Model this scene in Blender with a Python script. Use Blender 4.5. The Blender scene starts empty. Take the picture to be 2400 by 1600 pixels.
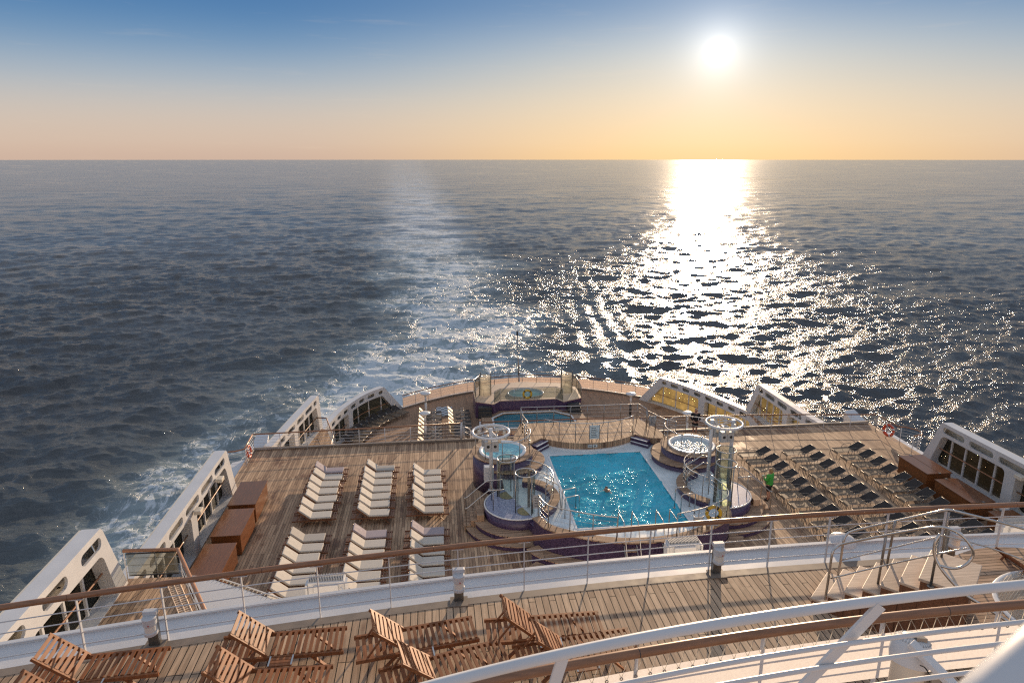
import bpy, bmesh, math, random
import numpy as np
from mathutils import Vector, Matrix
random.seed(7)
R = math.radians
S = bpy.context.scene
COL = S.collection

# ------------------------------------------------------------------ camera
YAW, PIT = R(6.37), R(14.96)
cam_d = bpy.data.cameras.new('camera'); cam = bpy.data.objects.new('camera', cam_d); COL.objects.link(cam)
cam.location = (0, 0, 16)
cam.rotation_euler = (R(90) - PIT, 0, -YAW)
cam_d.lens = 24; cam_d.sensor_width = 36; cam_d.clip_start = 0.05; cam_d.clip_end = 100000
cam_d.dof.use_dof = True; cam_d.dof.focus_distance = 20; cam_d.dof.aperture_fstop = 5.6
S.camera = cam

# ------------------------------------------------------------------ sky, sun, exposure
S.view_settings.view_transform = 'Standard'; S.view_settings.look = 'None'
S.view_settings.exposure = 1.08; S.view_settings.gamma = 1.0
SUN_AZ, SUN_EL = R(22.07), R(7.77)
sun_dir = Vector((math.sin(SUN_AZ) * math.cos(SUN_EL), math.cos(SUN_AZ) * math.cos(SUN_EL), math.sin(SUN_EL)))
sd = bpy.data.lights.new('sun', 'SUN'); sd.energy = 3.2; sd.angle = R(0.53); sd.color = (1.0, 0.73, 0.48)
sun = bpy.data.objects.new('sun', sd); COL.objects.link(sun)
sun.rotation_euler = (-sun_dir).to_track_quat('-Z', 'Y').to_euler()
sun.location = (20, 60, 40)

W = bpy.data.worlds.new('World'); S.world = W; W.use_nodes = True
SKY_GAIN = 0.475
def srgb(r, g, b):
    f = lambda c: (c / 255 / 12.92) if c / 255 <= 0.04045 else ((c / 255 + 0.055) / 1.055) ** 2.4
    return (f(r), f(g), f(b), 1)
def build_world():
    nt = W.node_tree; n = nt.nodes; l = nt.links; n.clear()
    tc = n.new('ShaderNodeTexCoord')
    sep = n.new('ShaderNodeSeparateXYZ'); l.new(tc.outputs['Generated'], sep.inputs[0])
    def ramp(stops, src):
        r = n.new('ShaderNodeValToRGB'); cr = r.color_ramp
        cr.interpolation = 'B_SPLINE'
        while len(cr.elements) < len(stops): cr.elements.new(0.5)
        for e, (p, c) in zip(cr.elements, stops): e.position = p; e.color = c
        l.new(src, r.inputs[0]); return r
    mr = n.new('ShaderNodeMapRange'); mr.inputs[1].default_value = 0.0; mr.inputs[2].default_value = 0.5
    l.new(sep.outputs['Z'], mr.inputs[0])
    h = lambda deg: math.sin(R(deg)) / 0.5
    # gradient away from the sun
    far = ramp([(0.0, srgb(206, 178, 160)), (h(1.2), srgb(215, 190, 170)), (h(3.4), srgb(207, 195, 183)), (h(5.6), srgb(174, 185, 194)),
                (h(8.2), srgb(112, 150, 186)), (h(11), srgb(70, 120, 172)), (h(14), srgb(84, 122, 168)), (h(20), srgb(190, 194, 202)), (h(27), srgb(206, 209, 216)), (0.995, srgb(160, 170, 188))], mr.outputs[0])  # pale stops above the view are added to lift fill light and sea reflections
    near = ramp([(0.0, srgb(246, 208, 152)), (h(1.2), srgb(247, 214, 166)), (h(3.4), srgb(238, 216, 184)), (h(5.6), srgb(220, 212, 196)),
                 (h(8.2), srgb(186, 198, 206)), (h(11), srgb(112, 150, 190)), (h(14), srgb(104, 138, 178)), (h(20), srgb(198, 199, 203)), (h(27), srgb(206, 209, 216)), (0.995, srgb(160, 170, 188))], mr.outputs[0])  # same unseen pale upper stops, added as fill
    vd = n.new('ShaderNodeVectorMath'); vd.operation = 'DOT_PRODUCT'; l.new(tc.outputs['Generated'], vd.inputs[0]); vd.inputs[1].default_value = sun_dir
    ac = n.new('ShaderNodeMath'); ac.operation = 'ARCCOSINE'; ac.use_clamp = False
    cl = n.new('ShaderNodeMath'); cl.operation = 'MINIMUM'; cl.inputs[1].default_value = 0.9999999; l.new(vd.outputs['Value'], cl.inputs[0]); l.new(cl.outputs[0], ac.inputs[0])
    # near / far mix by the azimuth difference from the sun
    m1 = n.new('ShaderNodeMapRange'); m1.interpolation_type = 'SMOOTHSTEP'
    m1.inputs[1].default_value = R(36); m1.inputs[2].default_value = R(2); m1.inputs[3].default_value = 0; m1.inputs[4].default_value = 1
    l.new(ac.outputs[0], m1.inputs[0])
    mx = n.new('ShaderNodeMix'); mx.data_type = 'RGBA'; l.new(m1.outputs[0], mx.inputs[0]); l.new(far.outputs[0], mx.inputs[6]); l.new(near.outputs[0], mx.inputs[7])
    # thin cirrus wisps and low streaks
    mp = n.new('ShaderNodeMapping'); mp.inputs['Scale'].default_value = (5, 5, 60); l.new(tc.outputs['Generated'], mp.inputs[0])
    no = n.new('ShaderNodeTexNoise'); no.inputs['Scale'].default_value = 1.6; no.inputs['Detail'].default_value = 6; no.inputs['Roughness'].default_value = 0.62; l.new(mp.outputs[0], no.inputs[0])
    mr2 = n.new('ShaderNodeMapRange'); mr2.inputs[1].default_value = 0.58; mr2.inputs[2].default_value = 0.85; mr2.inputs[4].default_value = 0.10; l.new(no.outputs['Fac'], mr2.inputs[0])
    mx2 = n.new('ShaderNodeMix'); mx2.data_type = 'RGBA'; mx2.blend_type = 'MIX'; l.new(mr2.outputs[0], mx2.inputs[0]); l.new(mx.outputs[2], mx2.inputs[6]); mx2.inputs[7].default_value = srgb(250, 226, 196)
    # the aureole of the sun: falls off with the angle
    def glow(amp, width, col):
        dv = n.new('ShaderNodeMath'); dv.operation = 'DIVIDE'; l.new(ac.outputs[0], dv.inputs[0]); dv.inputs[1].default_value = R(width)
        pw = n.new('ShaderNodeMath'); pw.operation = 'POWER'; l.new(dv.outputs[0], pw.inputs[0]); pw.inputs[1].default_value = 1.5
        ng = n.new('ShaderNodeMath'); ng.operation = 'MULTIPLY'; l.new(pw.outputs[0], ng.inputs[0]); ng.inputs[1].default_value = -1
        ex = n.new('ShaderNodeMath'); ex.operation = 'EXPONENT'; l.new(ng.outputs[0], ex.inputs[0])
        sc = n.new('ShaderNodeVectorMath'); sc.operation = 'SCALE'; sc.inputs[0].default_value = [c * amp for c in col]; l.new(ex.outputs[0], sc.inputs[3]); return sc
    g1 = glow(5.0, 0.36, (1, .96, .88)); g2 = glow(0.50, 1.75, (1, .96, .9)); g3 = glow(0.17, 5.0, (1, .93, .84))
    a1 = n.new('ShaderNodeVectorMath'); l.new(mx2.outputs[2], a1.inputs[0]); l.new(g1.outputs[0], a1.inputs[1])
    a2 = n.new('ShaderNodeVectorMath'); l.new(a1.outputs[0], a2.inputs[0]); l.new(g2.outputs[0], a2.inputs[1])
    a3 = n.new('ShaderNodeVectorMath'); l.new(a2.outputs[0], a3.inputs[0]); l.new(g3.outputs[0], a3.inputs[1])
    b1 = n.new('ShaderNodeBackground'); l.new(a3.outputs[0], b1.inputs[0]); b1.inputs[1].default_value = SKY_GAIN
    sky = n.new('ShaderNodeTexSky'); sky.sky_type = 'NISHITA'; sky.sun_disc = False; sky.sun_elevation = SUN_EL; sky.sun_rotation = SUN_AZ
    b2 = n.new('ShaderNodeBackground'); l.new(sky.outputs[0], b2.inputs[0]); b2.inputs[1].default_value = 0.05
    mxs = n.new('ShaderNodeMixShader'); mxs.inputs[0].default_value = 0.02; l.new(b1.outputs[0], mxs.inputs[1]); l.new(b2.outputs[0], mxs.inputs[2])
    out = n.new('ShaderNodeOutputWorld'); l.new(mxs.outputs[0], out.inputs[0])
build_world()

# ------------------------------------------------------------------ materials
M = {}
class NT:
    def __init__(s, name):
        m = bpy.data.materials.new(name); m.use_nodes = True; s.m = m; s.n = m.node_tree.nodes; s.l = m.node_tree.links
        s.b = s.n['Principled BSDF']; s.out = s.n['Material Output']; M[name] = m
    def new(s, t, **kw):
        x = s.n.new(t)
        for k, v in kw.items(): setattr(x, k, v)
        return x
    def link(s, a, b): s.l.new(a, b)
    def coords(s, scale=(1, 1, 1), rot=(0, 0, 0)):
        tc = s.new('ShaderNodeTexCoord'); mp = s.new('ShaderNodeMapping'); mp.inputs['Scale'].default_value = scale; mp.inputs['Rotation'].default_value = rot
        s.link(tc.outputs['Object'], mp.inputs[0]); return mp.outputs[0]
    def noise(s, vec, scale, detail=4, rough=.55):
        x = s.new('ShaderNodeTexNoise'); x.inputs['Scale'].default_value = scale; x.inputs['Detail'].default_value = detail; x.inputs['Roughness'].default_value = rough
        s.link(vec, x.inputs[0]); return x.outputs['Fac']
    def mrange(s, src, a, b, c=0., d=1., smooth=False):
        x = s.new('ShaderNodeMapRange')
        if smooth: x.interpolation_type = 'SMOOTHSTEP'
        for i, v in zip((1, 2, 3, 4), (a, b, c, d)): x.inputs[i].default_value = v
        s.link(src, x.inputs[0]); return x.outputs[0]
    def mix(s, fac, a, b, mode='MIX'):
        x = s.new('ShaderNodeMix'); x.data_type = 'RGBA'; x.blend_type = mode
        for v, i in ((fac, 0), (a, 6), (b, 7)):
            if isinstance(v, (int, float)): x.inputs[i].default_value = v
            elif isinstance(v, tuple): x.inputs[i].default_value = v if len(v) == 4 else (*v, 1)
            else: s.link(v, x.inputs[i])
        return x.outputs[2]
    def math(s, op, a, b=None):
        x = s.new('ShaderNodeMath'); x.operation = op
        for i, v in enumerate((a, b)):
            if v is None: continue
            if isinstance(v, (int, float)): x.inputs[i].default_value = v
            else: s.link(v, x.inputs[i])
        return x.outputs[0]
    def bump(s, h, strength=.3, dist=.01):
        x = s.new('ShaderNodeBump'); x.inputs['Strength'].default_value = strength; x.inputs['Distance'].default_value = dist
        s.link(h, x.inputs['Height']); s.link(x.outputs[0], s.b.inputs['Normal'])
    def col(s, c):
        if isinstance(c, tuple): s.b.inputs['Base Color'].default_value = (*c[:3], 1)
        else: s.link(c, s.b.inputs['Base Color'])
    def rough(s, r):
        if isinstance(r, (int, float)): s.b.inputs['Roughness'].default_value = r
        else: s.link(r, s.b.inputs['Roughness'])

def plain(name, c, rough=.5, metal=0., var=.12, scale=3., bump=0.):
    t = NT(name); v = t.coords(); f = t.noise(v, scale, 6)
    f2 = t.mrange(f, .3, .7, 1 - var, 1 + var)
    x = t.mix(1.0, (c[0], c[1], c[2]), f2, 'MULTIPLY'); t.col(x)
    t.rough(t.mrange(f, .3, .7, rough * .85, min(1, rough * 1.15))); t.b.inputs['Metallic'].default_value = metal
    if bump: t.bump(t.noise(v, scale * 14, 3), bump)
    return t.m

def planks(name, c1, c2, width=.115, length=2.6, wet=0., seam=(.012, .010, .009), dark=(.085, .055, .042), seamw=.012, along='Y'):
    t = NT(name)
    tc = t.new('ShaderNodeTexCoord'); sp = t.new('ShaderNodeSeparateXYZ'); t.link(tc.outputs['Object'], sp.inputs[0])
    cb = t.new('ShaderNodeCombineXYZ')
    a, b = (sp.outputs['Y'], sp.outputs['X']) if along == 'Y' else (sp.outputs['X'], sp.outputs['Y'])
    t.link(a, cb.inputs[0]); t.link(b, cb.inputs[1])
    br = t.new('ShaderNodeTexBrick'); br.offset = .37; br.offset_frequency = 3; br.squash = 1
    br.inputs['Scale'].default_value = 1; br.inputs['Brick Width'].default_value = length; br.inputs['Row Height'].default_value = width
    br.inputs['Mortar Size'].default_value = seamw / 2; br.inputs['Mortar Smooth'].default_value = .1; br.inputs['Bias'].default_value = 0
    br.inputs['Color1'].default_value = (*c1, 1); br.inputs['Color2'].default_value = (*c2, 1); br.inputs['Mortar'].default_value = (*seam, 1)
    t.link(cb.outputs[0], br.inputs['Vector'])
    mp = t.new('ShaderNodeMapping'); mp.inputs['Scale'].default_value = (.7, 9, 1); t.link(cb.outputs[0], mp.inputs[0])
    g = t.noise(mp.outputs[0], 2.2, 8, .6)
    c = t.mix(1., br.outputs['Color'], t.mrange(g, .28, .72, .68, 1.32), 'MULTIPLY')
    mp2 = t.new('ShaderNodeMapping'); mp2.inputs['Scale'].default_value = (1, 1.25, 1); t.link(cb.outputs[0], mp2.inputs[0])
    w = t.noise(mp2.outputs[0], .42, 7, .62)
    wl = t.new('ShaderNodeMapping'); wl.inputs['Scale'].default_value = (.35, 5.0, 1); t.link(cb.outputs[0], wl.inputs[0])
    w2 = t.noise(wl.outputs[0], 1.2, 5, .6)
    wm = t.math('ADD', t.math('MULTIPLY', w, .7), t.math('MULTIPLY', w2, .3))
    wf = t.mrange(wm, .56 - wet, .64 - wet, 0, .85, True)
    c = t.mix(wf, c, t.mix(1., c, (.44, .33, .29), 'MULTIPLY'))
    t.col(c); t.rough(t.mrange(wf, 0, 1, .8, .5)); t.b.inputs['Specular IOR Level'].default_value = .3
    t.bump(br.outputs['Fac'], .25, .004)
    t.n[-1].invert = True
    return t.m

def wood(name, c, rough=.35, ax=0, var=.35):
    t = NT(name); sc = [14, 14, 14]; sc[ax] = 1.2
    v = t.coords(tuple(sc)); f = t.noise(v, 2.0, 6, .6)
    oi = t.new('ShaderNodeObjectInfo')
    x = t.mix(1., c, t.mrange(f, .3, .7, 1 - var, 1 + var), 'MULTIPLY')
    x = t.mix(1., x, t.mrange(oi.outputs['Random'], 0, 1, .82, 1.15), 'MULTIPLY')
    t.col(x); t.rough(rough); t.bump(f, .15, .003); t.b.inputs['Specular IOR Level'].default_value = .3 if 'steamer' in name else .5; return t.m

planks('deck_teak', (.60, .41, .26), (.29, .185, .12), .125, 2.4, wet=.025)
planks('upper_teak', (.62, .45, .30), (.40, .28, .185), .125, 1.9, wet=.025, seamw=.017)
planks('bench_teak', (.52, .35, .23), (.31, .20, .13), .085, 2.0, wet=0., along='X')
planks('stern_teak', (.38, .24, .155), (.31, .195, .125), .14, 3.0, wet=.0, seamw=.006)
wood('varnished_teak', (.21, .075, .028), .28, 0)
wood('steamer_teak', (.27, .103, .04), .55, 1)
wood('frame_teak', (.20, .085, .042), .5, 0)
wood('locker_wood', (.165, .062, .022), .2, 1, .3)
wood('handrail_teak', (.30, .145, .075), .33, 0, .25)
wood('pale_teak', (.60, .46, .34), .55, 0, .25)
plain('white_paint', (.60, .61, .625), .35, 0, .06, 1.2)
plain('cream_paint', (.66, .60, .50), .4, 0, .08, 1.2)
plain('grey_paint', (.40, .42, .44), .5, 0, .12, 1.5)
plain('gutter_wood', (.22, .18, .145), .6, 0, .2, 4)
plain('bronze_tube', (.20, .19, .175), .45, .6, .1, 8)
plain('steel', (.55, .54, .52), .22, 1., .1, 8)
plain('dull_steel', (.30, .29, .28), .35, 1., .15, 8)
plain('dark_paint', (.03, .032, .036), .45, 0, .2, 4)
plain('cushion_fabric', (.54, .50, .44), .9, 0, .05, 6, .2)
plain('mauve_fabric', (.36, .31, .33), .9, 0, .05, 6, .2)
plain('black_fabric', (.022, .022, .025), .6, 0, .15, 8)
plain('orange_plastic', (.60, .07, .02), .45, 0, .1, 5)
plain('yellow_plastic', (.50, .32, .02), .45, 0, .1, 5)
plain('tub_shell', (.78, .78, .77), .2, 0, .04, 2)
plain('hull_paint', (.72, .72, .72), .4, 0, .06, .4)
plain('tan_board', (.27, .18, .085), .6, 0, .12, 6)
plain('skin', (.45, .25, .17), .55, 0, .06, 9)
plain('green_cloth', (.06, .38, .06), .8, 0, .1, 14, .2)
plain('black_cloth', (.012, .012, .015), .8, 0, .2, 12)
plain('brown_cloth', (.14, .055, .035), .8, 0, .2, 12)
plain('blond_hair', (.34, .22, .10), .6, 0, .25, 20)
plain('grey_hair', (.30, .26, .22), .6, 0, .25, 20)
plain('dark_hair', (.06, .035, .022), .5, 0, .25, 20)
plain('lamp_glass', (.75, .72, .66), .3, 0, .05, 8)
plain('rope', (.62, .56, .46), .8, 0, .15, 30)
plain('sign_plate', (.62, .63, .62), .4, 0, .08, 6)
plain('drain_brass', (.36, .29, .15), .35, .6, .3, 12)
plain('rubber', (.02, .02, .02), .7, 0, .2, 9)
plain('red_plastic', (.5, .03, .02), .5)

def mat_mosaic():
    t = NT('purple_mosaic'); v = t.coords((28, 28, 28)); vo = t.new('ShaderNodeTexVoronoi'); vo.distance = 'CHEBYCHEV'; vo.inputs['Scale'].default_value = 1; vo.inputs['Randomness'].default_value = .15
    t.link(v, vo.inputs[0]); sp = t.new('ShaderNodeSeparateColor'); t.link(vo.outputs['Color'], sp.inputs[0])
    c = t.mix(sp.outputs[0], (.035, .018, .055), (.11, .075, .15)); t.col(c); t.rough(.28)
mat_mosaic()
def mat_bluemosaic():
    t = NT('blue_mosaic'); v = t.coords((26, 26, 26)); vo = t.new('ShaderNodeTexVoronoi'); vo.distance = 'CHEBYCHEV'; vo.inputs['Scale'].default_value = 1; vo.inputs['Randomness'].default_value = .15
    t.link(v, vo.inputs[0]); sp = t.new('ShaderNodeSeparateColor'); t.link(vo.outputs['Color'], sp.inputs[0])
    c = t.mix(sp.outputs[0], (.16, .18, .30), (.42, .45, .58)); t.col(c); t.rough(.25)
mat_bluemosaic()
def mat_pooltile():
    t = NT('pool_tile'); v = t.coords(); br = t.new('ShaderNodeTexBrick'); br.offset = 0; br.inputs['Scale'].default_value = 1
    br.inputs['Brick Width'].default_value = .12; br.inputs['Row Height'].default_value = .12; br.inputs['Mortar Size'].default_value = .004
    br.inputs['Color1'].default_value = (.72, .80, .82, 1); br.inputs['Color2'].default_value = (.77, .83, .84, 1); br.inputs['Mortar'].default_value = (.45, .53, .55, 1)
    t.link(v, br.inputs['Vector']); f = t.noise(v, 1.1, 6, .6)
    t.col(t.mix(1., br.outputs['Color'], t.mrange(f, .3, .7, .85, 1.1), 'MULTIPLY')); t.rough(t.mrange(f, .4, .6, .3, .12))
    t.bump(t.noise(t.coords((1, 1, 1)), 5, 4), .12, .02)
mat_pooltile()
def mat_water(name, base, rough, bscale, bstr, foam=None):
    t = NT(name); v = t.coords()
    f = t.noise(v, .55, 5, .6)
    c = t.mix(t.mrange(f, .35, .65), tuple(x * .72 for x in base), tuple(min(1, x * 1.25) for x in base))
    if foam:
        fn = t.noise(v, foam[0], 8, .72); c = t.mix(t.mrange(fn, foam[1], foam[1] + .14, 0, .9), c, (.75, .78, .78))
    t.col(c); t.rough(rough); t.b.inputs['IOR'].default_value = 1.33
    t.bump(t.noise(v, bscale, 5, .6), bstr, .05)
mat_water('pool_water_surface', (.04, .43, .58), .04, 8, .95)
mat_water('tub_water_surface', (.22, .52, .60), .06, 9, .5, (9, .60))
mat_water('bubbling_water_surface', (.50, .58, .58), .08, 14, 1.0, (14, .50))
mat_water('plunge_water_surface', (.05, .20, .26), .05, 6, .5)

def mat_glass(name, tint, refl=.12, haze=.0, hazecol=(.6, .5, .3)):
    t = NT(name); t.n.remove(t.b)
    tr = t.new('ShaderNodeBsdfTransparent'); tr.inputs[0].default_value = (*tint, 1)
    gl = t.new('ShaderNodeBsdfGlossy'); gl.inputs[1].default_value = .03
    fr = t.new('ShaderNodeLayerWeight'); fr.inputs[0].default_value = .25
    mr = t.mrange(fr.outputs['Fresnel'], 0, 1, refl * .4, refl * 4 if refl < .2 else .8)
    mx = t.new('ShaderNodeMixShader'); t.link(mr, mx.inputs[0]); t.link(tr.outputs[0], mx.inputs[1]); t.link(gl.outputs[0], mx.inputs[2])
    last = mx
    if haze:
        tl = t.new('ShaderNodeBsdfTranslucent'); tl.inputs[0].default_value = (*hazecol, 1)
        m2 = t.new('ShaderNodeMixShader'); f = t.noise(t.coords(), 1.3, 5)
        t.link(t.mrange(f, .3, .7, haze * .6, haze * 1.4), m2.inputs[0]); t.link(mx.outputs[0], m2.inputs[1]); t.link(tl.outputs[0], m2.inputs[2]); last = m2
    t.link(last.outputs[0], t.out.inputs[0])
mat_glass('tinted_glass', (.20, .19, .165), .08, .05, (.5, .46, .34))
mat_glass('golden_glass', (.20, .18, .12), .05, .50, (.66, .58, .38))
mat_glass('shower_glass', (.80, .86, .82), .14)
mat_glass('rail_glass', (.66, .68, .66), .10, .03, (.6, .6, .56))
mat_glass('frosted_glass', (.66, .65, .60), .1, .22, (.72, .70, .64))
def mat_canvas(name, c, tr):
    t = NT(name); d = t.b; v = t.coords(); f = t.noise(v, 40, 3)
    cc = t.mix(1., c, t.mrange(f, .3, .7, .93, 1.05), 'MULTIPLY'); t.col(cc); t.rough(.85)
    tl = t.new('ShaderNodeBsdfTranslucent'); t.link(cc, tl.inputs[0]); mx = t.new('ShaderNodeMixShader'); mx.inputs[0].default_value = tr
    t.link(d.outputs[0], mx.inputs[1]); t.link(tl.outputs[0], mx.inputs[2]); t.link(mx.outputs[0], t.out.inputs[0])
mat_canvas('canvas', (.78, .75, .73), .48)
mat_canvas('awning_canvas', (.72, .73, .74), .2)
mat_canvas('beige_screen', (.82, .73, .66), .55)
def mat_sling(name, c, tr):
    t = NT(name); t.col(c); t.rough(.6); t.b.inputs['Specular IOR Level'].default_value = .2
    tp = t.new('ShaderNodeBsdfTransparent'); mx = t.new('ShaderNodeMixShader'); mx.inputs[0].default_value = tr
    t.link(t.b.outputs[0], mx.inputs[1]); t.link(tp.outputs[0], mx.inputs[2]); t.link(mx.outputs[0], t.out.inputs[0])
mat_sling('sling_seat', (.17, .13, .092), .12)
mat_sling('sling_back', (.042, .035, .032), .05)

def mat_sea():
    t = NT('sea_surface'); v = t.coords()
    at = t.new('ShaderNodeAttribute'); at.attribute_name = 'foam'; foam = at.outputs['Fac']
    ar = t.new('ShaderNodeAttribute'); ar.attribute_name = 'rough'
    ac = t.new('ShaderNodeAttribute'); ac.attribute_name = 'crest'
    # webs of foam: warped ridged noise at two sizes
    mp = t.new('ShaderNodeMapping'); mp.inputs['Scale'].default_value = (1, .55, 1); tc = t.new('ShaderNodeTexCoord'); t.link(tc.outputs['Object'], mp.inputs[0])
    wn = t.new('ShaderNodeTexNoise'); wn.inputs['Scale'].default_value = .16; wn.inputs['Detail'].default_value = 3; t.link(mp.outputs[0], wn.inputs[0])
    va = t.new('ShaderNodeVectorMath'); va.operation = 'MULTIPLY_ADD'; t.link(wn.outputs['Color'], va.inputs[0]); va.inputs[1].default_value = (9, 9, 0); t.link(mp.outputs[0], va.inputs[2])
    def ridge(scale, det):
        x = t.noise(va.outputs[0], scale, det, .62); y = t.math('ABSOLUTE', t.math('SUBTRACT', x, .5)); return t.mrange(y, 0, .17, 1, 0)
    r1 = ridge(.30, 8); r2 = ridge(1.0, 8)
    big = t.noise(mp.outputs[0], .05, 4, .6)
    ms = t.new('ShaderNodeMapping'); ms.inputs['Scale'].default_value = (.05, .16, 1); ms.inputs['Rotation'].default_value = (0, 0, R(8)); t.link(tc.outputs['Object'], ms.inputs[0]); stk = t.noise(ms.outputs[0], 1., 6, .65)
    web = t.math('ADD', t.math('MULTIPLY', r1, .6), t.math('MULTIPLY', r2, .4))
    amt = t.math('MULTIPLY', foam, t.mrange(t.math('ADD', t.math('MULTIPLY', big, .55), t.math('MULTIPLY', stk, .45)), .36, .62, .25, 1.4))
    th = t.math('SUBTRACT', 1.04, t.math('MULTIPLY', amt, .60))
    d = t.math('SUBTRACT', web, th)
    mask = t.mrange(d, 0, .30, 0, .80, True)
    mask = t.math('MAXIMUM', mask, t.math('MULTIPLY', ac.outputs['Fac'], t.mrange(r2, .5, .9, 0, .9)))
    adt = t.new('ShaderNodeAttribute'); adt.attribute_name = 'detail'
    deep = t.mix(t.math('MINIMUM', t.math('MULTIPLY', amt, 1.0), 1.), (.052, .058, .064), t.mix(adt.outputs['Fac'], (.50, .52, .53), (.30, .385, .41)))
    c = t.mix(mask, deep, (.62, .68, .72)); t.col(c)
    t.link(t.math('ADD', ar.outputs['Fac'], t.math('MULTIPLY', mask, .4)), t.b.inputs['Roughness'])
    t.b.inputs['IOR'].default_value = 1.333; t.b.inputs['Specular IOR Level'].default_value = .42
    ad = t.new('ShaderNodeAttribute'); ad.attribute_name = 'detail'
    mb = t.new('ShaderNodeMapping'); mb.inputs['Scale'].default_value = (.5, 1.0, 1); mb.inputs['Rotation'].default_value = (0, 0, R(12)); t.link(tc.outputs['Object'], mb.inputs[0])
    def sharp(scale, det, rough_):
        x = t.noise(mb.outputs[0], scale, det, rough_); return t.math('SUBTRACT', 1, t.math('MULTIPLY', t.math('ABSOLUTE', t.math('SUBTRACT', x, .5)), 2.6))
    gust = t.mrange(t.noise(mb.outputs[0], .018, 4, .6), .32, .68, .45, 1.35)
    near = t.math('MULTIPLY', t.math('ADD', t.math('MULTIPLY', t.math('ADD', t.math('MULTIPLY', sharp(.24, 8, .64), .8), t.math('MULTIPLY', sharp(.62, 7, .68), .75)), .32), t.math('MULTIPLY', t.noise(mb.outputs[0], 1.9, 6, .7), .15)), ad.outputs['Fac'])
    farw = t.math('MULTIPLY', t.math('MULTIPLY', sharp(.085, 7, .64), .48), t.math('SUBTRACT', 1, ad.outputs['Fac']))
    hgt = t.math('MULTIPLY', t.math('ADD', near, farw), gust)
    calm = t.mrange(foam, .1, .7, 1, .62)
    t.bump(t.math('ADD', t.math('MULTIPLY', hgt, calm), t.math('MULTIPLY', mask, .05)), 1.0, 1.0)
mat_sea()

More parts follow.
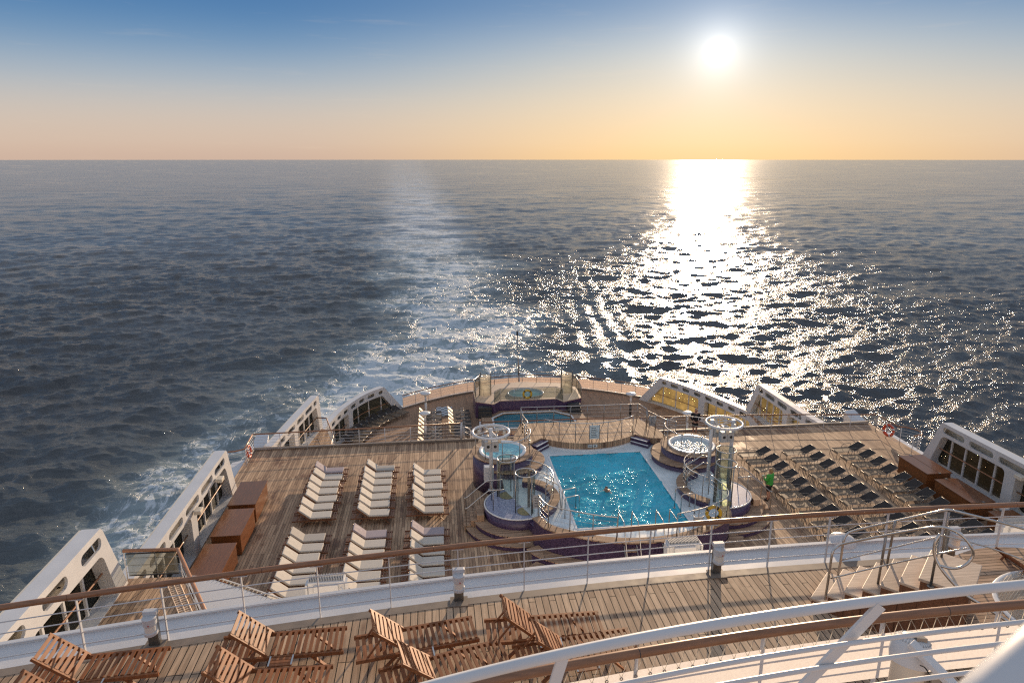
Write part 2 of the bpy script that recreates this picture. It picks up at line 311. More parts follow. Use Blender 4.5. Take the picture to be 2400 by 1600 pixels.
# ------------------------------------------------------------------ mesh helpers
class MB:
    """collects shapes; build() links them as ONE mesh object"""
    def __init__(s): s.v = []; s.f = []; s.sm = []
    def add(s, vs, fs, smooth=False):
        o = len(s.v); s.v += [tuple(p) for p in vs]; s.f += [tuple(i + o for i in f) for f in fs]; s.sm += [smooth] * len(fs); return s
    def box(s, x0, x1, y0, y1, z0, z1):
        v = [(x, y, z) for x in (x0, x1) for y in (y0, y1) for z in (z0, z1)]
        return s.add(v, [(0, 1, 3, 2), (4, 6, 7, 5), (0, 4, 5, 1), (2, 3, 7, 6), (0, 2, 6, 4), (1, 5, 7, 3)])
    def bar(s, a, b, w, h, up=(0, 0, 1)):
        a = Vector(a); b = Vector(b); d = (b - a).normalized(); u = Vector(up); sdv = d.cross(u)
        if sdv.length < 1e-4: sdv = d.cross(Vector((0, 1, 0)))
        sdv.normalize(); u = sdv.cross(d)
        v = [p + sdv * (w / 2 * i) + u * (h / 2 * j) for p in (a, b) for i in (-1, 1) for j in (-1, 1)]
        return s.add(v, [(0, 1, 3, 2), (4, 6, 7, 5), (0, 4, 5, 1), (2, 3, 7, 6), (0, 2, 6, 4), (1, 5, 7, 3)])
    def tube(s, pts, r, n=8, closed=False, caps=True):
        P = [Vector(p) for p in pts]; m = len(P); rings = []; prev = None
        for i, p in enumerate(P):
            a = P[(i - 1) % m] if (closed or i > 0) else p; b = P[(i + 1) % m] if (closed or i < m - 1) else p
            d = (b - a).normalized()
            if prev is None:
                u = Vector((0, 0, 1)); u = u - d * u.dot(d)
                if u.length < .05: u = Vector((0, 1, 0)); u = u - d * u.dot(d)
            else: u = prev - d * prev.dot(d)
            u.normalize(); prev = u; w = d.cross(u); rr = r[i] if isinstance(r, (list, tuple)) else r
            rings.append([p + (u * math.cos(2 * math.pi * k / n) + w * math.sin(2 * math.pi * k / n)) * rr for k in range(n)])
        vs = [q for g in rings for q in g]; fs = []
        for i in range(m if closed else m - 1):
            j = (i + 1) % m
            for k in range(n): fs.append((i * n + k, i * n + (k + 1) % n, j * n + (k + 1) % n, j * n + k))
        o = len(s.v); s.add(vs, fs, True)
        if caps and not closed:
            s.f.append(tuple(o + k for k in range(n))[::-1]); s.f.append(tuple(o + (m - 1) * n + k for k in range(n))); s.sm += [False, False]
        return s
    def prism(s, poly, z0, z1):
        n = len(poly); v = [(x, y, z0) for x, y in poly] + [(x, y, z1) for x, y in poly]
        ar = sum(poly[i][0] * poly[(i + 1) % n][1] - poly[(i + 1) % n][0] * poly[i][1] for i in range(n))
        f = [tuple(range(n))[::-1], tuple(range(n, 2 * n))] + [(i, (i + 1) % n, n + (i + 1) % n, n + i) for i in range(n)]
        if ar < 0: f = [q[::-1] for q in f]
        return s.add(v, f)
    def cyl(s, c, r, z0, z1, n=32, r2=None, smooth=True):
        r2 = r if r2 is None else r2
        v = [(c[0] + r * math.cos(2 * math.pi * k / n), c[1] + r * math.sin(2 * math.pi * k / n), z0) for k in range(n)] + [(c[0] + r2 * math.cos(2 * math.pi * k / n), c[1] + r2 * math.sin(2 * math.pi * k / n), z1) for k in range(n)]
        s.add(v, [(k, (k + 1) % n, n + (k + 1) % n, n + k) for k in range(n)], smooth)
        o = len(s.v) - 2 * n; s.f += [tuple(o + k for k in range(n))[::-1], tuple(o + n + k for k in range(n))]; s.sm += [False, False]; return s
    def lathe(s, c, prof, n=32, a0=0., a1=2 * math.pi, smooth=True):
        full = abs(a1 - a0 - 2 * math.pi) < 1e-6; cnt = n if full else n + 1
        v = [(c[0] + r * math.cos(a0 + (a1 - a0) * k / n), c[1] + r * math.sin(a0 + (a1 - a0) * k / n), z) for r, z in prof for k in range(cnt)]
        f = []
        for i in range(len(prof) - 1):
            for k in range(n):
                k2 = (k + 1) % cnt; f.append((i * cnt + k, i * cnt + k2, (i + 1) * cnt + k2, (i + 1) * cnt + k))
        return s.add(v, f, smooth)
    def sphere(s, c, r, n=12, m=8):
        rx, ry, rz = r if isinstance(r, tuple) else (r, r, r)
        v = [(c[0] + rx * math.sin(math.pi * i / m) * math.cos(2 * math.pi * k / n), c[1] + ry * math.sin(math.pi * i / m) * math.sin(2 * math.pi * k / n), c[2] + rz * math.cos(math.pi * i / m)) for i in range(m + 1) for k in range(n)]
        return s.add(v, [(i * n + k, (i + 1) * n + k, (i + 1) * n + (k + 1) % n, i * n + (k + 1) % n) for i in range(m) for k in range(n)], True)
    def xform(s, mat):
        s.v = [tuple(mat @ Vector(p)) for p in s.v]; return s
    def mesh(s, name, mat):
        me = bpy.data.meshes.new(name); me.from_pydata(s.v, [], s.f); me.polygons.foreach_set('use_smooth', s.sm)
        me.materials.append(M[mat]); me.update()
        bm = bmesh.new(); bm.from_mesh(me); bmesh.ops.remove_doubles(bm, verts=bm.verts, dist=1e-5); bmesh.ops.recalc_face_normals(bm, faces=bm.faces); bm.to_mesh(me); bm.free()
        return me
    def build(s, name, mat, parent=None, world=True, bevel=0., label=None):
        if parent is not None and world:
            w = Vector((0, 0, 0)); p = parent
            while p is not None: w += p.location; p = p.parent
            s.v = [(x - w.x, y - w.y, z - w.z) for x, y, z in s.v]
        o = bpy.data.objects.new(name, s.mesh(name, mat)); COL.objects.link(o)
        if parent is not None: o.parent = parent
        if bevel:
            b = o.modifiers.new('bevel', 'BEVEL'); b.width = bevel; b.segments = 2; b.limit_method = 'ANGLE'; b.angle_limit = R(40); b.harden_normals = False
        if label: o['label'] = label
        return o
def thing(name, label, cat, loc=(0, 0, 0), group=None, rz=0.):
    o = bpy.data.objects.new(name, None); COL.objects.link(o); o.location = loc; o.rotation_euler = (0, 0, rz); o.empty_display_size = .2
    o['label'] = label; o['category'] = cat
    if group: o['group'] = group
    return o
def tag(o, label, cat, group=None):
    o['label'] = label; o['category'] = cat
    if group: o['group'] = group
    return o
def struct(o, label=None):
    o['kind'] = 'structure'; o['label'] = label or o.name.replace('_', ' '); o['category'] = o.name.split('_')[-1] if '_' in o.name else o.name
    return o
def copy_tree(o, parent=None):
    c = o.copy(); COL.objects.link(c)
    if parent is not None: c.parent = parent
    for ch in list(o.children): copy_tree(ch, c)
    return c
def arc(c, r, a0, a1, n, z):
    return [(c[0] + r * math.cos(R(a0 + (a1 - a0) * i / n)), c[1] + r * math.sin(R(a0 + (a1 - a0) * i / n)), z) for i in range(n + 1)]
def circ(c, r, n, z): return [(c[0] + r * math.cos(2 * math.pi * i / n), c[1] + r * math.sin(2 * math.pi * i / n), z) for i in range(n)]
def resample(path, step):
    out = []; P = [Vector(p) for p in path]
    tot = sum((P[i + 1] - P[i]).length for i in range(len(P) - 1)); k = max(1, round(tot / step)); 
    for j in range(k + 1):
        d = tot * j / k
        for i in range(len(P) - 1):
            L = (P[i + 1] - P[i]).length
            if d <= L + 1e-6 or i == len(P) - 2: out.append(P[i].lerp(P[i + 1], min(1, d / max(L, 1e-9)))); break
            d -= L
    return out
def smooth_path(pts, n=6):
    P = [Vector(p) for p in pts]; out = []
    for i in range(len(P) - 1):
        p0 = P[max(0, i - 1)]; p1 = P[i]; p2 = P[i + 1]; p3 = P[min(len(P) - 1, i + 2)]
        for k in range(n):
            t = k / n; out.append(.5 * ((2 * p1) + (p2 - p0) * t + (2 * p0 - 5 * p1 + 4 * p2 - p3) * t * t + (3 * p1 - p0 - 3 * p2 + p3) * t ** 3))
    out.append(P[-1]); return out
def railing(label, path, h, cat='railing', name='guard_railing', mats=('handrail_teak', 'white_paint', 'white_paint'), r=(.045, .022, .011), bars=(.25, .5, .75), step=1.3, group=None, posts=True, ends=True):
    """path runs along the foot of the railing"""
    P = [Vector(p) for p in path]; base = P[len(P) // 2]
    t = thing(name, label, cat, tuple(base), group)
    up = lambda q, z: [p + Vector((0, 0, z)) for p in q]
    MB().tube(up(P, h), r[0], 10).build('handrail', mats[0], t)
    for b in bars: MB().tube(up(P, h * b), r[2], 6).build('rail_bar', mats[2], t)
    if posts:
        for p in resample(P, step):
            MB().tube([p, p + Vector((0, 0, h - r[0] * .5))], r[1], 8).build('post', mats[1], t)
    return t

# ------------------------------------------------------------------ the sea
SEA_Z = -24.
def wave_bands(L, N, bands, seed, wind, spread=2.0, kp=None, p=3.6):
    rng = np.random.default_rng(seed); k1 = np.fft.fftfreq(N, L / N) * 2 * np.pi
    kx, ky = np.meshgrid(k1, k1, indexing='ij'); k = np.hypot(kx, ky); k[0, 0] = 1
    c = np.abs((kx * math.cos(wind) + ky * math.sin(wind)) / k)
    P = k ** (-p) * (c ** spread + .08)
    if kp: P = P * np.exp(-1.25 * (kp / k) ** 4 * .25)
    P[0, 0] = 0; amp = np.sqrt(P) * (rng.normal(size=(N, N)) + 1j * rng.normal(size=(N, N)))
    out = []
    for lo, hi in bands:
        m = (k <= 2 * np.pi / lo) & (k > 2 * np.pi / hi); A = amp * m
        hgt = np.real(np.fft.ifft2(A)) * N * N
        dx = np.real(np.fft.ifft2(-1j * A * kx / k)) * N * N; dy = np.real(np.fft.ifft2(-1j * A * ky / k)) * N * N
        sl = np.sqrt(np.mean(np.real(np.fft.ifft2(1j * A * kx)) ** 2 + np.real(np.fft.ifft2(1j * A * ky)) ** 2)) * N * N
        out.append((hgt, dx, dy, sl))
    return out
def sample(F, x, y, L):
    N = F.shape[0]; u = (x / L % 1) * N; w = (y / L % 1) * N; i = np.floor(u).astype(int); j = np.floor(w).astype(int); a = u - i; b = w - j
    i %= N; j %= N; i2 = (i + 1) % N; j2 = (j + 1) % N
    return F[i, j] * (1 - a) * (1 - b) + F[i2, j] * a * (1 - b) + F[i, j2] * (1 - a) * b + F[i2, j2] * a * b
def grid_mesh(name, X, Y, Z, mat, attrs=None):
    n, m = X.shape; me = bpy.data.meshes.new(name); me.vertices.add(n * m)
    co = np.stack([X, Y, Z], -1).reshape(-1).astype(np.float32); me.vertices.foreach_set('co', co)
    idx = np.arange(n * m).reshape(n, m); q = np.stack([idx[:-1, :-1], idx[1:, :-1], idx[1:, 1:], idx[:-1, 1:]], -1).reshape(-1, 4)
    a, b, c = (co.reshape(-1, 3)[q[0, i]] for i in (0, 1, 2))
    if np.cross(b - a, c - a)[2] < 0: q = q[:, ::-1]
    nf = len(q); me.loops.add(nf * 4); me.loops.foreach_set('vertex_index', q.reshape(-1).astype(np.int32))
    me.polygons.add(nf); me.polygons.foreach_set('loop_start', np.arange(0, nf * 4, 4, dtype=np.int32)); me.polygons.foreach_set('use_smooth', np.ones(nf, dtype=bool))
    for k, arr in (attrs or {}).items():
        at = me.attributes.new(k, 'FLOAT', 'POINT'); at.data.foreach_set('value', arr.reshape(-1).astype(np.float32))
    me.update(); me.validate(); me.materials.append(M[mat]); o = bpy.data.objects.new(name, me); COL.objects.link(o); return o
def build_sea():
    H = 40.
    ph = np.concatenate([np.linspace(R(80), R(36.5), 50), np.linspace(R(36), R(.16), 980), R(.16) * np.array([.8, .6, .45])])
    rad = H / np.tan(ph); th = np.linspace(R(-66), R(72), 1650)
    RR, TT = np.meshgrid(rad, th, indexing='ij'); X = RR * np.sin(TT); Y = RR * np.cos(TT)
    cell = np.maximum(RR * (th[1] - th[0]), RR ** 2 / H * abs(ph[60] - ph[59]) * .8)
    bands = [(.55, 1.6), (1.6, 4.), (4., 10.), (10., 25.), (25., 70.), (70., 200.)]
    B = [(*b, 97.) for b in wave_bands(97., 512, bands[:2], 5, R(98), 1.2)] + [(*b, 478.) for b in wave_bands(478., 1024, bands[2:], 11, R(104), 1.6, 2 * math.pi / 48.)]
    # scale each band to the slope a fresh breeze gives it
    target = [.09, .12, .12, .065, .026, .010]
    # the wake: a calmer, foamy road astern
    cx = 8 - .0405 * (Y - 62); hw = 19 + .030 * np.maximum(Y - 62, 0); dd = np.abs(X - cx + (3.2 * np.sin(Y / 17. + 1) + 2.4 * np.sin(Y / 7.3)) * np.clip((Y - 60) / 60, 0, 1)) / (hw * (1 + .14 * np.sin(Y / 41. + X / 30.) + .10 * np.sin(Y / 13. + .7)))
    wake = np.clip(1.25 - dd, 0, 1) ; wake = wake * wake * (3 - 2 * wake)
    calm = 1 - .45 * wake * np.clip((Y - 120) / 200, 0, 1)
    Z = np.zeros_like(X); DX = np.zeros_like(X); DY = np.zeros_like(X); lost = np.full_like(X, .0006); steep = np.zeros_like(X)
    for (hg, dx, dy, sl, L), (lo, hi), tg in zip(B, bands, target):
        lam = math.sqrt(lo * hi); w = np.clip(1.6 - cell / (lam * .42), 0, 1); s = tg / sl
        ok = w > 0; hz = np.zeros_like(X); hz[ok] = sample(hg, X[ok], Y[ok], L) * s; Z += hz * w * (calm if lam < 12 else 1)
        tmp = np.zeros_like(X); tmp[ok] = sample(dx, X[ok], Y[ok], L) * s; DX += tmp * w
        tmp = np.zeros_like(X); tmp[ok] = sample(dy, X[ok], Y[ok], L) * s; DY += tmp * w
        lost += (1 - w ** 2) * tg ** 2 * .5
        if lam < 30: steep += hz * w / (lam * .05)
    # diverging bow-wave ridges, seen to the right of the wake
    ang = R(8.2); u = (X - 33) * math.cos(ang) - (Y - 130) * math.sin(ang)
    env = np.exp(-((u - 2) / 8.) ** 2) * np.clip((Y - 75) / 40, 0, 1) * np.clip((330 - Y) / 160, 0, 1)
    Z += .15 * env * np.cos(2 * np.pi * u / 4.6 + .5 * np.sin(Y / 9.)) * np.clip(1.4 - cell / 1.6, 0, 1)
    # foam cover
    foam = wake * (.80 - .45 * (1 - np.exp(-np.maximum(Y - 350, 0) / 900.)) + .28 * np.exp(-np.maximum(Y - 60, 0) / 95.) + .10 * np.exp(-np.maximum(Y - 60, 0) / 900.))
    edge = np.exp(-((dd - .95) / .22) ** 2) * np.exp(-np.maximum(Y - 60, 0) / 160.) * .28
    bandL = np.exp(-((X + 35 - .06 * (Y - 75)) / 5.) ** 2) * np.clip((Y - 52) / 18, 0, 1) * np.clip((150 - Y) / 80, 0, 1) * .62
    bandL2 = np.exp(-((X + 19) / 9.) ** 2) * np.clip((Y - 40) / 20, 0, 1) * np.clip((175 - Y) / 90, 0, 1) * .5
    spread = np.exp(-((X + 4) / 36.) ** 2) * np.exp(-np.maximum(Y - 62, 0) / 85.) * .55
    bandR = np.exp(-((u - 1) / 6.) ** 2) * np.clip((Y - 60) / 30, 0, 1) * np.clip((260 - Y) / 120, 0, 1) * .30
    foam = np.clip(foam + edge + bandL + bandL2 + bandR + spread, 0, 1)
    crest = np.clip((steep - 1.95) * .9, 0, 1) * np.clip(1.6 - cell / 1.2, 0, 1)
    gx = lambda a, b, sd_: sum(np.sin(X / (a * k) + 1.7 * k + sd_ + 1.3 * np.sin(Y / (b * k * .7) + k)) * np.sin(Y / (b * k) + 2.3 * k + 1.1 * np.sin(X / (a * k * 1.6))) for k in (1, 1.7, .55, .31)) / 2
    patch = np.clip(1 + .55 * gx(70., 120., .3) + .35 * gx(24., 38., 2.), .25, 1.9)
    rough = np.clip((2 * lost * patch) ** .25 * .40, .125, .165)
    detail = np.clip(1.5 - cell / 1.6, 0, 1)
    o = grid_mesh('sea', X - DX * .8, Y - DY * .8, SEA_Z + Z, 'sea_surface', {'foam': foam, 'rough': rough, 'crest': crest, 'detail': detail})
    struct(o, 'dark blue choppy sea with pale foamy wake reaching the horizon')
build_sea()
S.cycles.use_denoising = False; S.cycles.use_adaptive_sampling = True; S.cycles.adaptive_threshold = 0.01; S.cycles.filter_width = 1.25
S.cycles.max_bounces = 8; S.cycles.transparent_max_bounces = 24; S.cycles.caustics_reflective = False; S.cycles.caustics_refractive = False
S.cycles.sample_clamp_indirect = 6.0

# ------------------------------------------------------------------ decks and hull (the setting)
CX = 8.0
def stern_y(x): return 62.8 - .0364 * (x - CX) ** 2
def build_decks():
    struct(MB().prism([(-10.75, 11.9), (26.75, 11.9), (26.75, 37.45), (-10.75, 37.45)], -.3, 0).build('pool_deck', 'deck_teak'), 'teak planked pool deck across the ship, damp in patches')
    xs = [-3.6 + 23.2 * i / 40 for i in range(41)]
    poly = [(-9.9, 30), (26, 30), (25.4, 46), (22.5, 53), (19.6, 57.9)] + [(x, stern_y(x)) for x in xs[::-1]] + [(-6.6, 54.8), (-9.2, 46.5)]
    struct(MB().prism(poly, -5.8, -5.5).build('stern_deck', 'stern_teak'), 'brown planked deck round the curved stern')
    for nm, pl in (('side_deck', [(-10.6, 37.45), (-7.0, 37.45), (-7.05, 43.1), (-8.0, 46.5), (-8.5, 47.2), (-9.4, 43.5), (-10.1, 38.5)]),
                   ('side_deck', [(26.6, 37.45), (23.0, 37.45), (23.1, 43.1), (23.6, 46.9), (24.2, 47.9), (24.9, 43.5), (25.6, 38.5)])):
        struct(MB().prism(pl, -3.0, -2.75).build(nm, 'deck_teak'), 'small triangular teak side deck behind the tall windscreens')
    # bulkheads below the deck edges
    struct(MB().box(-10.7, 26.7, 36.6, 36.75, -5.5, -.3).build('bulkhead', 'white_paint'), 'white bulkhead below the after edge of the pool deck')
    # hull
    hp = [(-11.9, 5), (27.9, 5), (27.9, 36), (26.3, 44), (23.8, 52), (19.7, 58.2)] + [(x, stern_y(x) + .25) for x in xs[::-1]] + [(-3.8, 58.2), (-7.8, 52), (-10.3, 44), (-11.9, 36)]
    struct(MB().prism(hp, -26, -5.85).build('hull', 'hull_paint'), 'white hull of the ship')
    struct(MB().prism([(-11.6, 11.9), (27.6, 11.9), (27.6, 36.5), (26.2, 37.2), (-10.2, 37.2), (-11.6, 36.5)], -5.8, -.32).build('hull_side', 'hull_paint'), 'white side of the ship below the pool deck')
    # upper deck with its curved edge
    yn = lambda x: 11.31 - .0059 * (x - CX) ** 2
    xu = [-9.4 + 26.4 * i / 44 for i in range(45)]
    struct(MB().prism([(-9.4, 3.0), (17, 3.0)] + [(x, yn(x) - .22) for x in xu[::-1]], 7.9, 8.2).build('upper_deck', 'upper_teak'), 'upper teak sun deck with dark caulked planks')
    # margin plank, white waterway
    def strip(f0, f1, z0, z1):
        a = [(x, f0(x)) for x in xu]; b = [(x, f1(x)) for x in xu[::-1]]; return MB().prism(a + b, z0, z1)
    struct(strip(lambda x: yn(x) - .22, lambda x: yn(x) - .03, 7.9, 8.206).build('margin_plank', 'gutter_wood'), 'grey margin plank along the edge of the upper deck')
    g = strip(lambda x: yn(x) - .03, lambda x: yn(x) + .62, 7.8, 8.17); a = strip(lambda x: yn(x) + .6, lambda x: yn(x) + .68, 7.6, 8.23); g.add(a.v, a.f)
    struct(g.build('waterway', 'white_paint'), 'white painted waterway outside the upper deck railing')
    struct(MB().prism([(-9.4, 3.2), (17, 3.2)] + [(x, yn(x) + .5) for x in xu[::-1]], .01, 7.6).build('superstructure', 'white_paint'), 'white superstructure under the upper deck')
    # small deck to the side, a floor above the pool
    struct(MB().prism([(-10.3, 10.2), (-6.1, 10.2), (-6.0, 15.2), (-6.65, 17.3), (-8.55, 20.75), (-10.3, 20.85)], 2.45, 2.75).build('balcony_deck', 'deck_teak'), 'little teak balcony deck inside the nearest windscreen')
    # deck the white guard rails stand on, below the photographer
    ya = lambda x: 5.55 - .012 * (x - CX) ** 2
    xa = [-3 + 16 * i / 30 for i in range(31)]
    struct(MB().prism([(-3, 4.2), (13, 4.2)] + [(x, ya(x)) for x in xa[::-1]], 10.1, 10.35).build('lower_balcony', 'stern_teak'), 'narrow deck strip behind the white canvas screen')
build_decks()

# ------------------------------------------------------------------ windscreens
def stadium(s0, s1, h0, h1, n=8):
    r = min((h1 - h0) / 2, (s1 - s0) / 2); c = (h0 + h1) / 2; k = (h1 - h0) / 2; out = []
    for i in range(n + 1): a = R(-90 + 180 * i / n); out.append((s1 - r + r * math.cos(a), c + k * math.sin(a)))
    for i in range(n + 1): a = R(90 + 180 * i / n); out.append((s0 + r + r * math.cos(a), c + k * math.sin(a)))
    return out
def rrect(s0, s1, h0, h1, r, n=5, slant=0., rb=None):
    out = []
    rb = r if rb is None else rb
    for (cx, cy, a0, r) in ((s1 - rb, h0 + rb, -90, rb), (s1 - r, h1 - r, 0, r), (s0 + r, h1 - r, 90, r), (s0 + rb, h0 + rb, 180, rb)):
        for i in range(n + 1):
            a = R(a0 + 90 * i / n); p = (cx + r * math.cos(a), cy + r * math.sin(a))
            out.append(p)
    return [(s + slant * (h - h0) * max(0, 1 - (s - s0) / max(.01, (s1 - s0))), h) for s, h in out]
def densify(loop, step=.5):
    out = []
    for i in range(len(loop)):
        a, b = loop[i], loop[(i + 1) % len(loop)]; d = math.hypot(b[0] - a[0], b[1] - a[1]); k = max(1, int(d / step))
        out += [(a[0] + (b[0] - a[0]) * j / k, a[1] + (b[1] - a[1]) * j / k) for j in range(k)]
    return out
def bent_plate(plan, outward, z0, outline, holes, t0, t1):
    """flat plate with holes, bent along the plan line; returns an MB in world coordinates"""
    cu = bpy.data.curves.new('tmp', 'CURVE'); cu.dimensions = '2D'; cu.fill_mode = 'BOTH'; cu.extrude = abs(t1 - t0) / 2
    for lp in [outline] + holes:
        lp = densify(lp); sp = cu.splines.new('POLY'); sp.points.add(len(lp) - 1); sp.use_cyclic_u = True
        for p, (x, y) in zip(sp.points, lp): p.co = (x, y, 0, 1)
    ob = bpy.data.objects.new('tmp', cu); COL.objects.link(ob)
    me = bpy.data.meshes.new_from_object(ob.evaluated_get(bpy.context.evaluated_depsgraph_get()))
    mb = MB(); tm = (t0 + t1) / 2
    if len(plan) > 2:            # slice the plate across its length so that it can follow the curve
        bm = bmesh.new(); bm.from_mesh(me); s_ = min(v.co.x for v in bm.verts) + .2; s1_ = max(v.co.x for v in bm.verts)
        while s_ < s1_:
            bmesh.ops.bisect_plane(bm, geom=bm.verts[:] + bm.edges[:] + bm.faces[:], dist=1e-4, plane_co=(s_, 0, 0), plane_no=(1, 0, 0)); s_ += .35
        bm.to_mesh(me); bm.free()
    mb.add([bend(plan, outward, z0, v.co.x, v.co.y, v.co.z + tm) for v in me.vertices], [tuple(p.vertices) for p in me.polygons])
    bpy.data.objects.remove(ob); bpy.data.curves.remove(cu); bpy.data.meshes.remove(me)
    return mb
def bend(plan, outward, z0, s, h, t):
    P = [Vector((*p, 0)) for p in plan]; d0 = 0
    for i in range(len(P) - 1):
        L = (P[i + 1] - P[i]).length
        if s <= d0 + L or i == len(P) - 2:
            d = (P[i + 1] - P[i]) / L; n = Vector((d.y, -d.x, 0)) * outward; q = P[i] + d * (s - d0) + n * t; return (q.x, q.y, z0 + h)
        d0 += L
def curve_plan(pts): return [(p.x, p.y) for p in smooth_path([(x, y, 0) for x, y in pts], 5)]
def windscreen(label, plan, outward, z0, H, length, slant, slots, bays, thick, glass='tinted_glass', rail_h=None, lamps=()):
    loc = bend(plan, outward, z0, length / 2, 0, 0)
    t = thing('windscreen', label, 'windscreen', loc, 'curved white windscreens along the ship sides')
    out = [(slant[0], 0), (length, 0), (length, H), (slant[1] + .12, H), (slant[1], H - .12)]
    wins = [rrect(a, b, .03, hh, .26, slant=sl, rb=.03) for a, b, hh, sl, _ in bays]
    sl = [stadium(a, b, c, d) for a, b, c, d in slots]
    bent_plate(plan, outward, z0, out, wins + sl, 0, .08).build('frame', 'white_paint', t)
    # the boxed-out edge: reveals round the outline, and the outer skin with the panes
    ol = densify(out, .4); mb = MB(); n = len(ol)
    vs = [bend(plan, outward, z0, s, h, tt) for s, h in ol for tt in (.081, thick - .011)]
    mb.add(vs, [(2 * i, 2 * ((i + 1) % n), 2 * ((i + 1) % n) + 1, 2 * i + 1) for i in range(n)])
    for lp in wins:
        lp = densify(lp, .4); n = len(lp); vs = [bend(plan, outward, z0, s, h, tt) for s, h in lp for tt in (.081, thick - .011)]
        mb.add(vs, [(2 * i, 2 * ((i + 1) % n), 2 * ((i + 1) % n) + 1, 2 * i + 1) for i in range(n)])
    mb.build('edge_plating', 'white_paint', t)
    bent_plate(plan, outward, z0, [(s + (.04 if i in (0, 3, 4) else -.0), h) for i, (s, h) in enumerate(out)], [rrect(a + .06, b - .06, .16, hh - .04, .26, slant=s_) for a, b, hh, s_, _ in bays], thick - .01, thick + .05).build('outer_plating', 'cream_paint', t)
    for a, b, hh, s_, k in bays:
        w = bent_plate(plan, outward, z0, rrect(a + .04, b - .04, .13, hh - .02, .26, slant=s_), [], thick - .06, thick - .03).build('window', glass, t)
        for j in range(1, k):
            s = a + (b - a) * j / k; m = MB(); m.bar(bend(plan, outward, z0, s, .1, thick - .09), bend(plan, outward, z0, s + s_ * .0 + .0, hh, thick - .09), .09, .09, up=(0, 1, 0)); m.build('mullion', 'white_paint', w)
    for s, h in lamps:
        c = Vector(bend(plan, outward, z0, s, h, -.22)); l = MB().box(c.x - .14, c.x + .14, c.y - .2, c.y + .2, c.z - .09, c.z + .09).build('flood_lamp', 'cream_paint', t, bevel=.02)
        MB().bar(bend(plan, outward, z0, s, h, -.1), bend(plan, outward, z0, s, h, .02), .08, .05).build('bracket', 'grey_paint', l)
    if rail_h:
        for a, b, hh, s_, _ in bays:
            MB().tube([bend(plan, outward, z0, a + (b - a) * j / 8, rail_h, thick * .45) for j in range(9)], .032, 8).build('grab_rail', 'handrail_teak', t)
    return t
slotsP = [(1.4, 2.9, 2.03, 2.36), (3.2, 4.75, 2.03, 2.36), (5.05, 6.6, 2.03, 2.36), (6.95, 8.4, 2.03, 2.36), (8.75, 10.2, 2.03, 2.36), (10.5, 12., 2.03, 2.36)]
baysP = [(.80, 5.55, 1.86, .34, 5), (6.15, 11.4, 1.86, 0, 5)]
windscreen('white windscreen beside the three brown lockers, with dark panes and oval slots', [(-10.25, 32.6), (-10.3, 19.8)], 1, 0, 2.55, 12.6, (.05, .95), slotsP, baysP, .5, rail_h=1.02, lamps=((2.95, 1.95), (5.85, 1.95)))
windscreen('white windscreen behind the two brown lockers near the black loungers', [(26.35, 32.3), (26.4, 19.8)], -1, 0, 2.55, 12.4, (.15, 1.2), slotsP, baysP, .5, rail_h=1.02, lamps=((6.6, 2.0),))
windscreen('nearest white windscreen, rising beside the little teak balcony', [(-10.2, 20.6), (-10.2, 9.2)], 1, 2.75, 2.6, 11.2, (.0, .98), [(1.15, 2.35, 2.03, 2.40), (3.1, 4.35, 2.03, 2.40), (5.1, 6.3, 2.03, 2.40), (7.1, 8.3, 2.03, 2.40)], [(.68, 4.95, 1.80, .3, 4), (5.4, 9.6, 1.80, 0, 4)], .52, rail_h=1.0)
pL3 = curve_plan([(-8.5, 47.4), (-8.95, 44.3), (-9.35, 41.4), (-9.85, 37.6)]); pR3 = curve_plan([(23.45, 47.4), (23.5, 44), (23.6, 40), (23.9, 37.0)])
s3 = [(.9, 1.6, 2.1, 2.42), (1.9, 3.3, 2.1, 2.42), (3.65, 5., 2.1, 2.42), (5.4, 6.8, 2.1, 2.42), (7.2, 8.6, 2.1, 2.42)]; b3 = [(.62, 5.0, 1.92, .2, 4), (5.6, 8.8, 1.92, 0, 3)]
windscreen('narrow white windscreen at the triangular side deck, left of the stern', pL3, 1, -2.75, 2.62, 9.4, (0, .4), s3, b3, .45, rail_h=.95)
windscreen('white windscreen with golden panes beyond the person in black, at the side deck', pR3, -1, -2.75, 2.62, 10., (0, 1.5), [(a + .85, b + .85, c, d) for a, b, c, d in s3], [(.75, 5.4, 1.92, .55, 5), (6.0, 9.2, 1.92, 0, 3)], .45, glass='golden_glass', rail_h=.95)
pL4 = curve_plan([(-3.35, 58.05), (-4.75, 56.5), (-6.2, 54.7), (-7.5, 51.6), (-8.2, 48.4), (-8.8, 44.8)]); pR4 = curve_plan([(18.35, 57.9), (19.7, 56.2), (21.2, 53.7), (22.3, 51.2), (23.5, 47.9), (24.2, 45.4)])
s4 = [(2.25, 2.75, 2.06, 2.36), (3.2, 4.05, 2.06, 2.36), (4.5, 5.3, 2.06, 2.36), (5.8, 6.6, 2.06, 2.36), (7.1, 7.9, 2.06, 2.36), (8.4, 9.2, 2.06, 2.36), (9.7, 10.5, 2.06, 2.36), (11.0, 11.8, 2.06, 2.36)]
b4 = [(.8, 6.4, 1.88, .82, 4), (7.1, 12.2, 1.88, 0, 5)]
windscreen('white windscreen on the stern deck above a row of black loungers', pL4, 1, -5.5, 2.6, 13.4, (-.1, 2.0), s4, b4, .45, rail_h=.95)
windscreen('white windscreen on the stern deck with golden glowing panes', pR4, -1, -5.5, 2.6, 13.2, (-.15, 1.95), s4, b4, .45, glass='golden_glass', rail_h=.95)
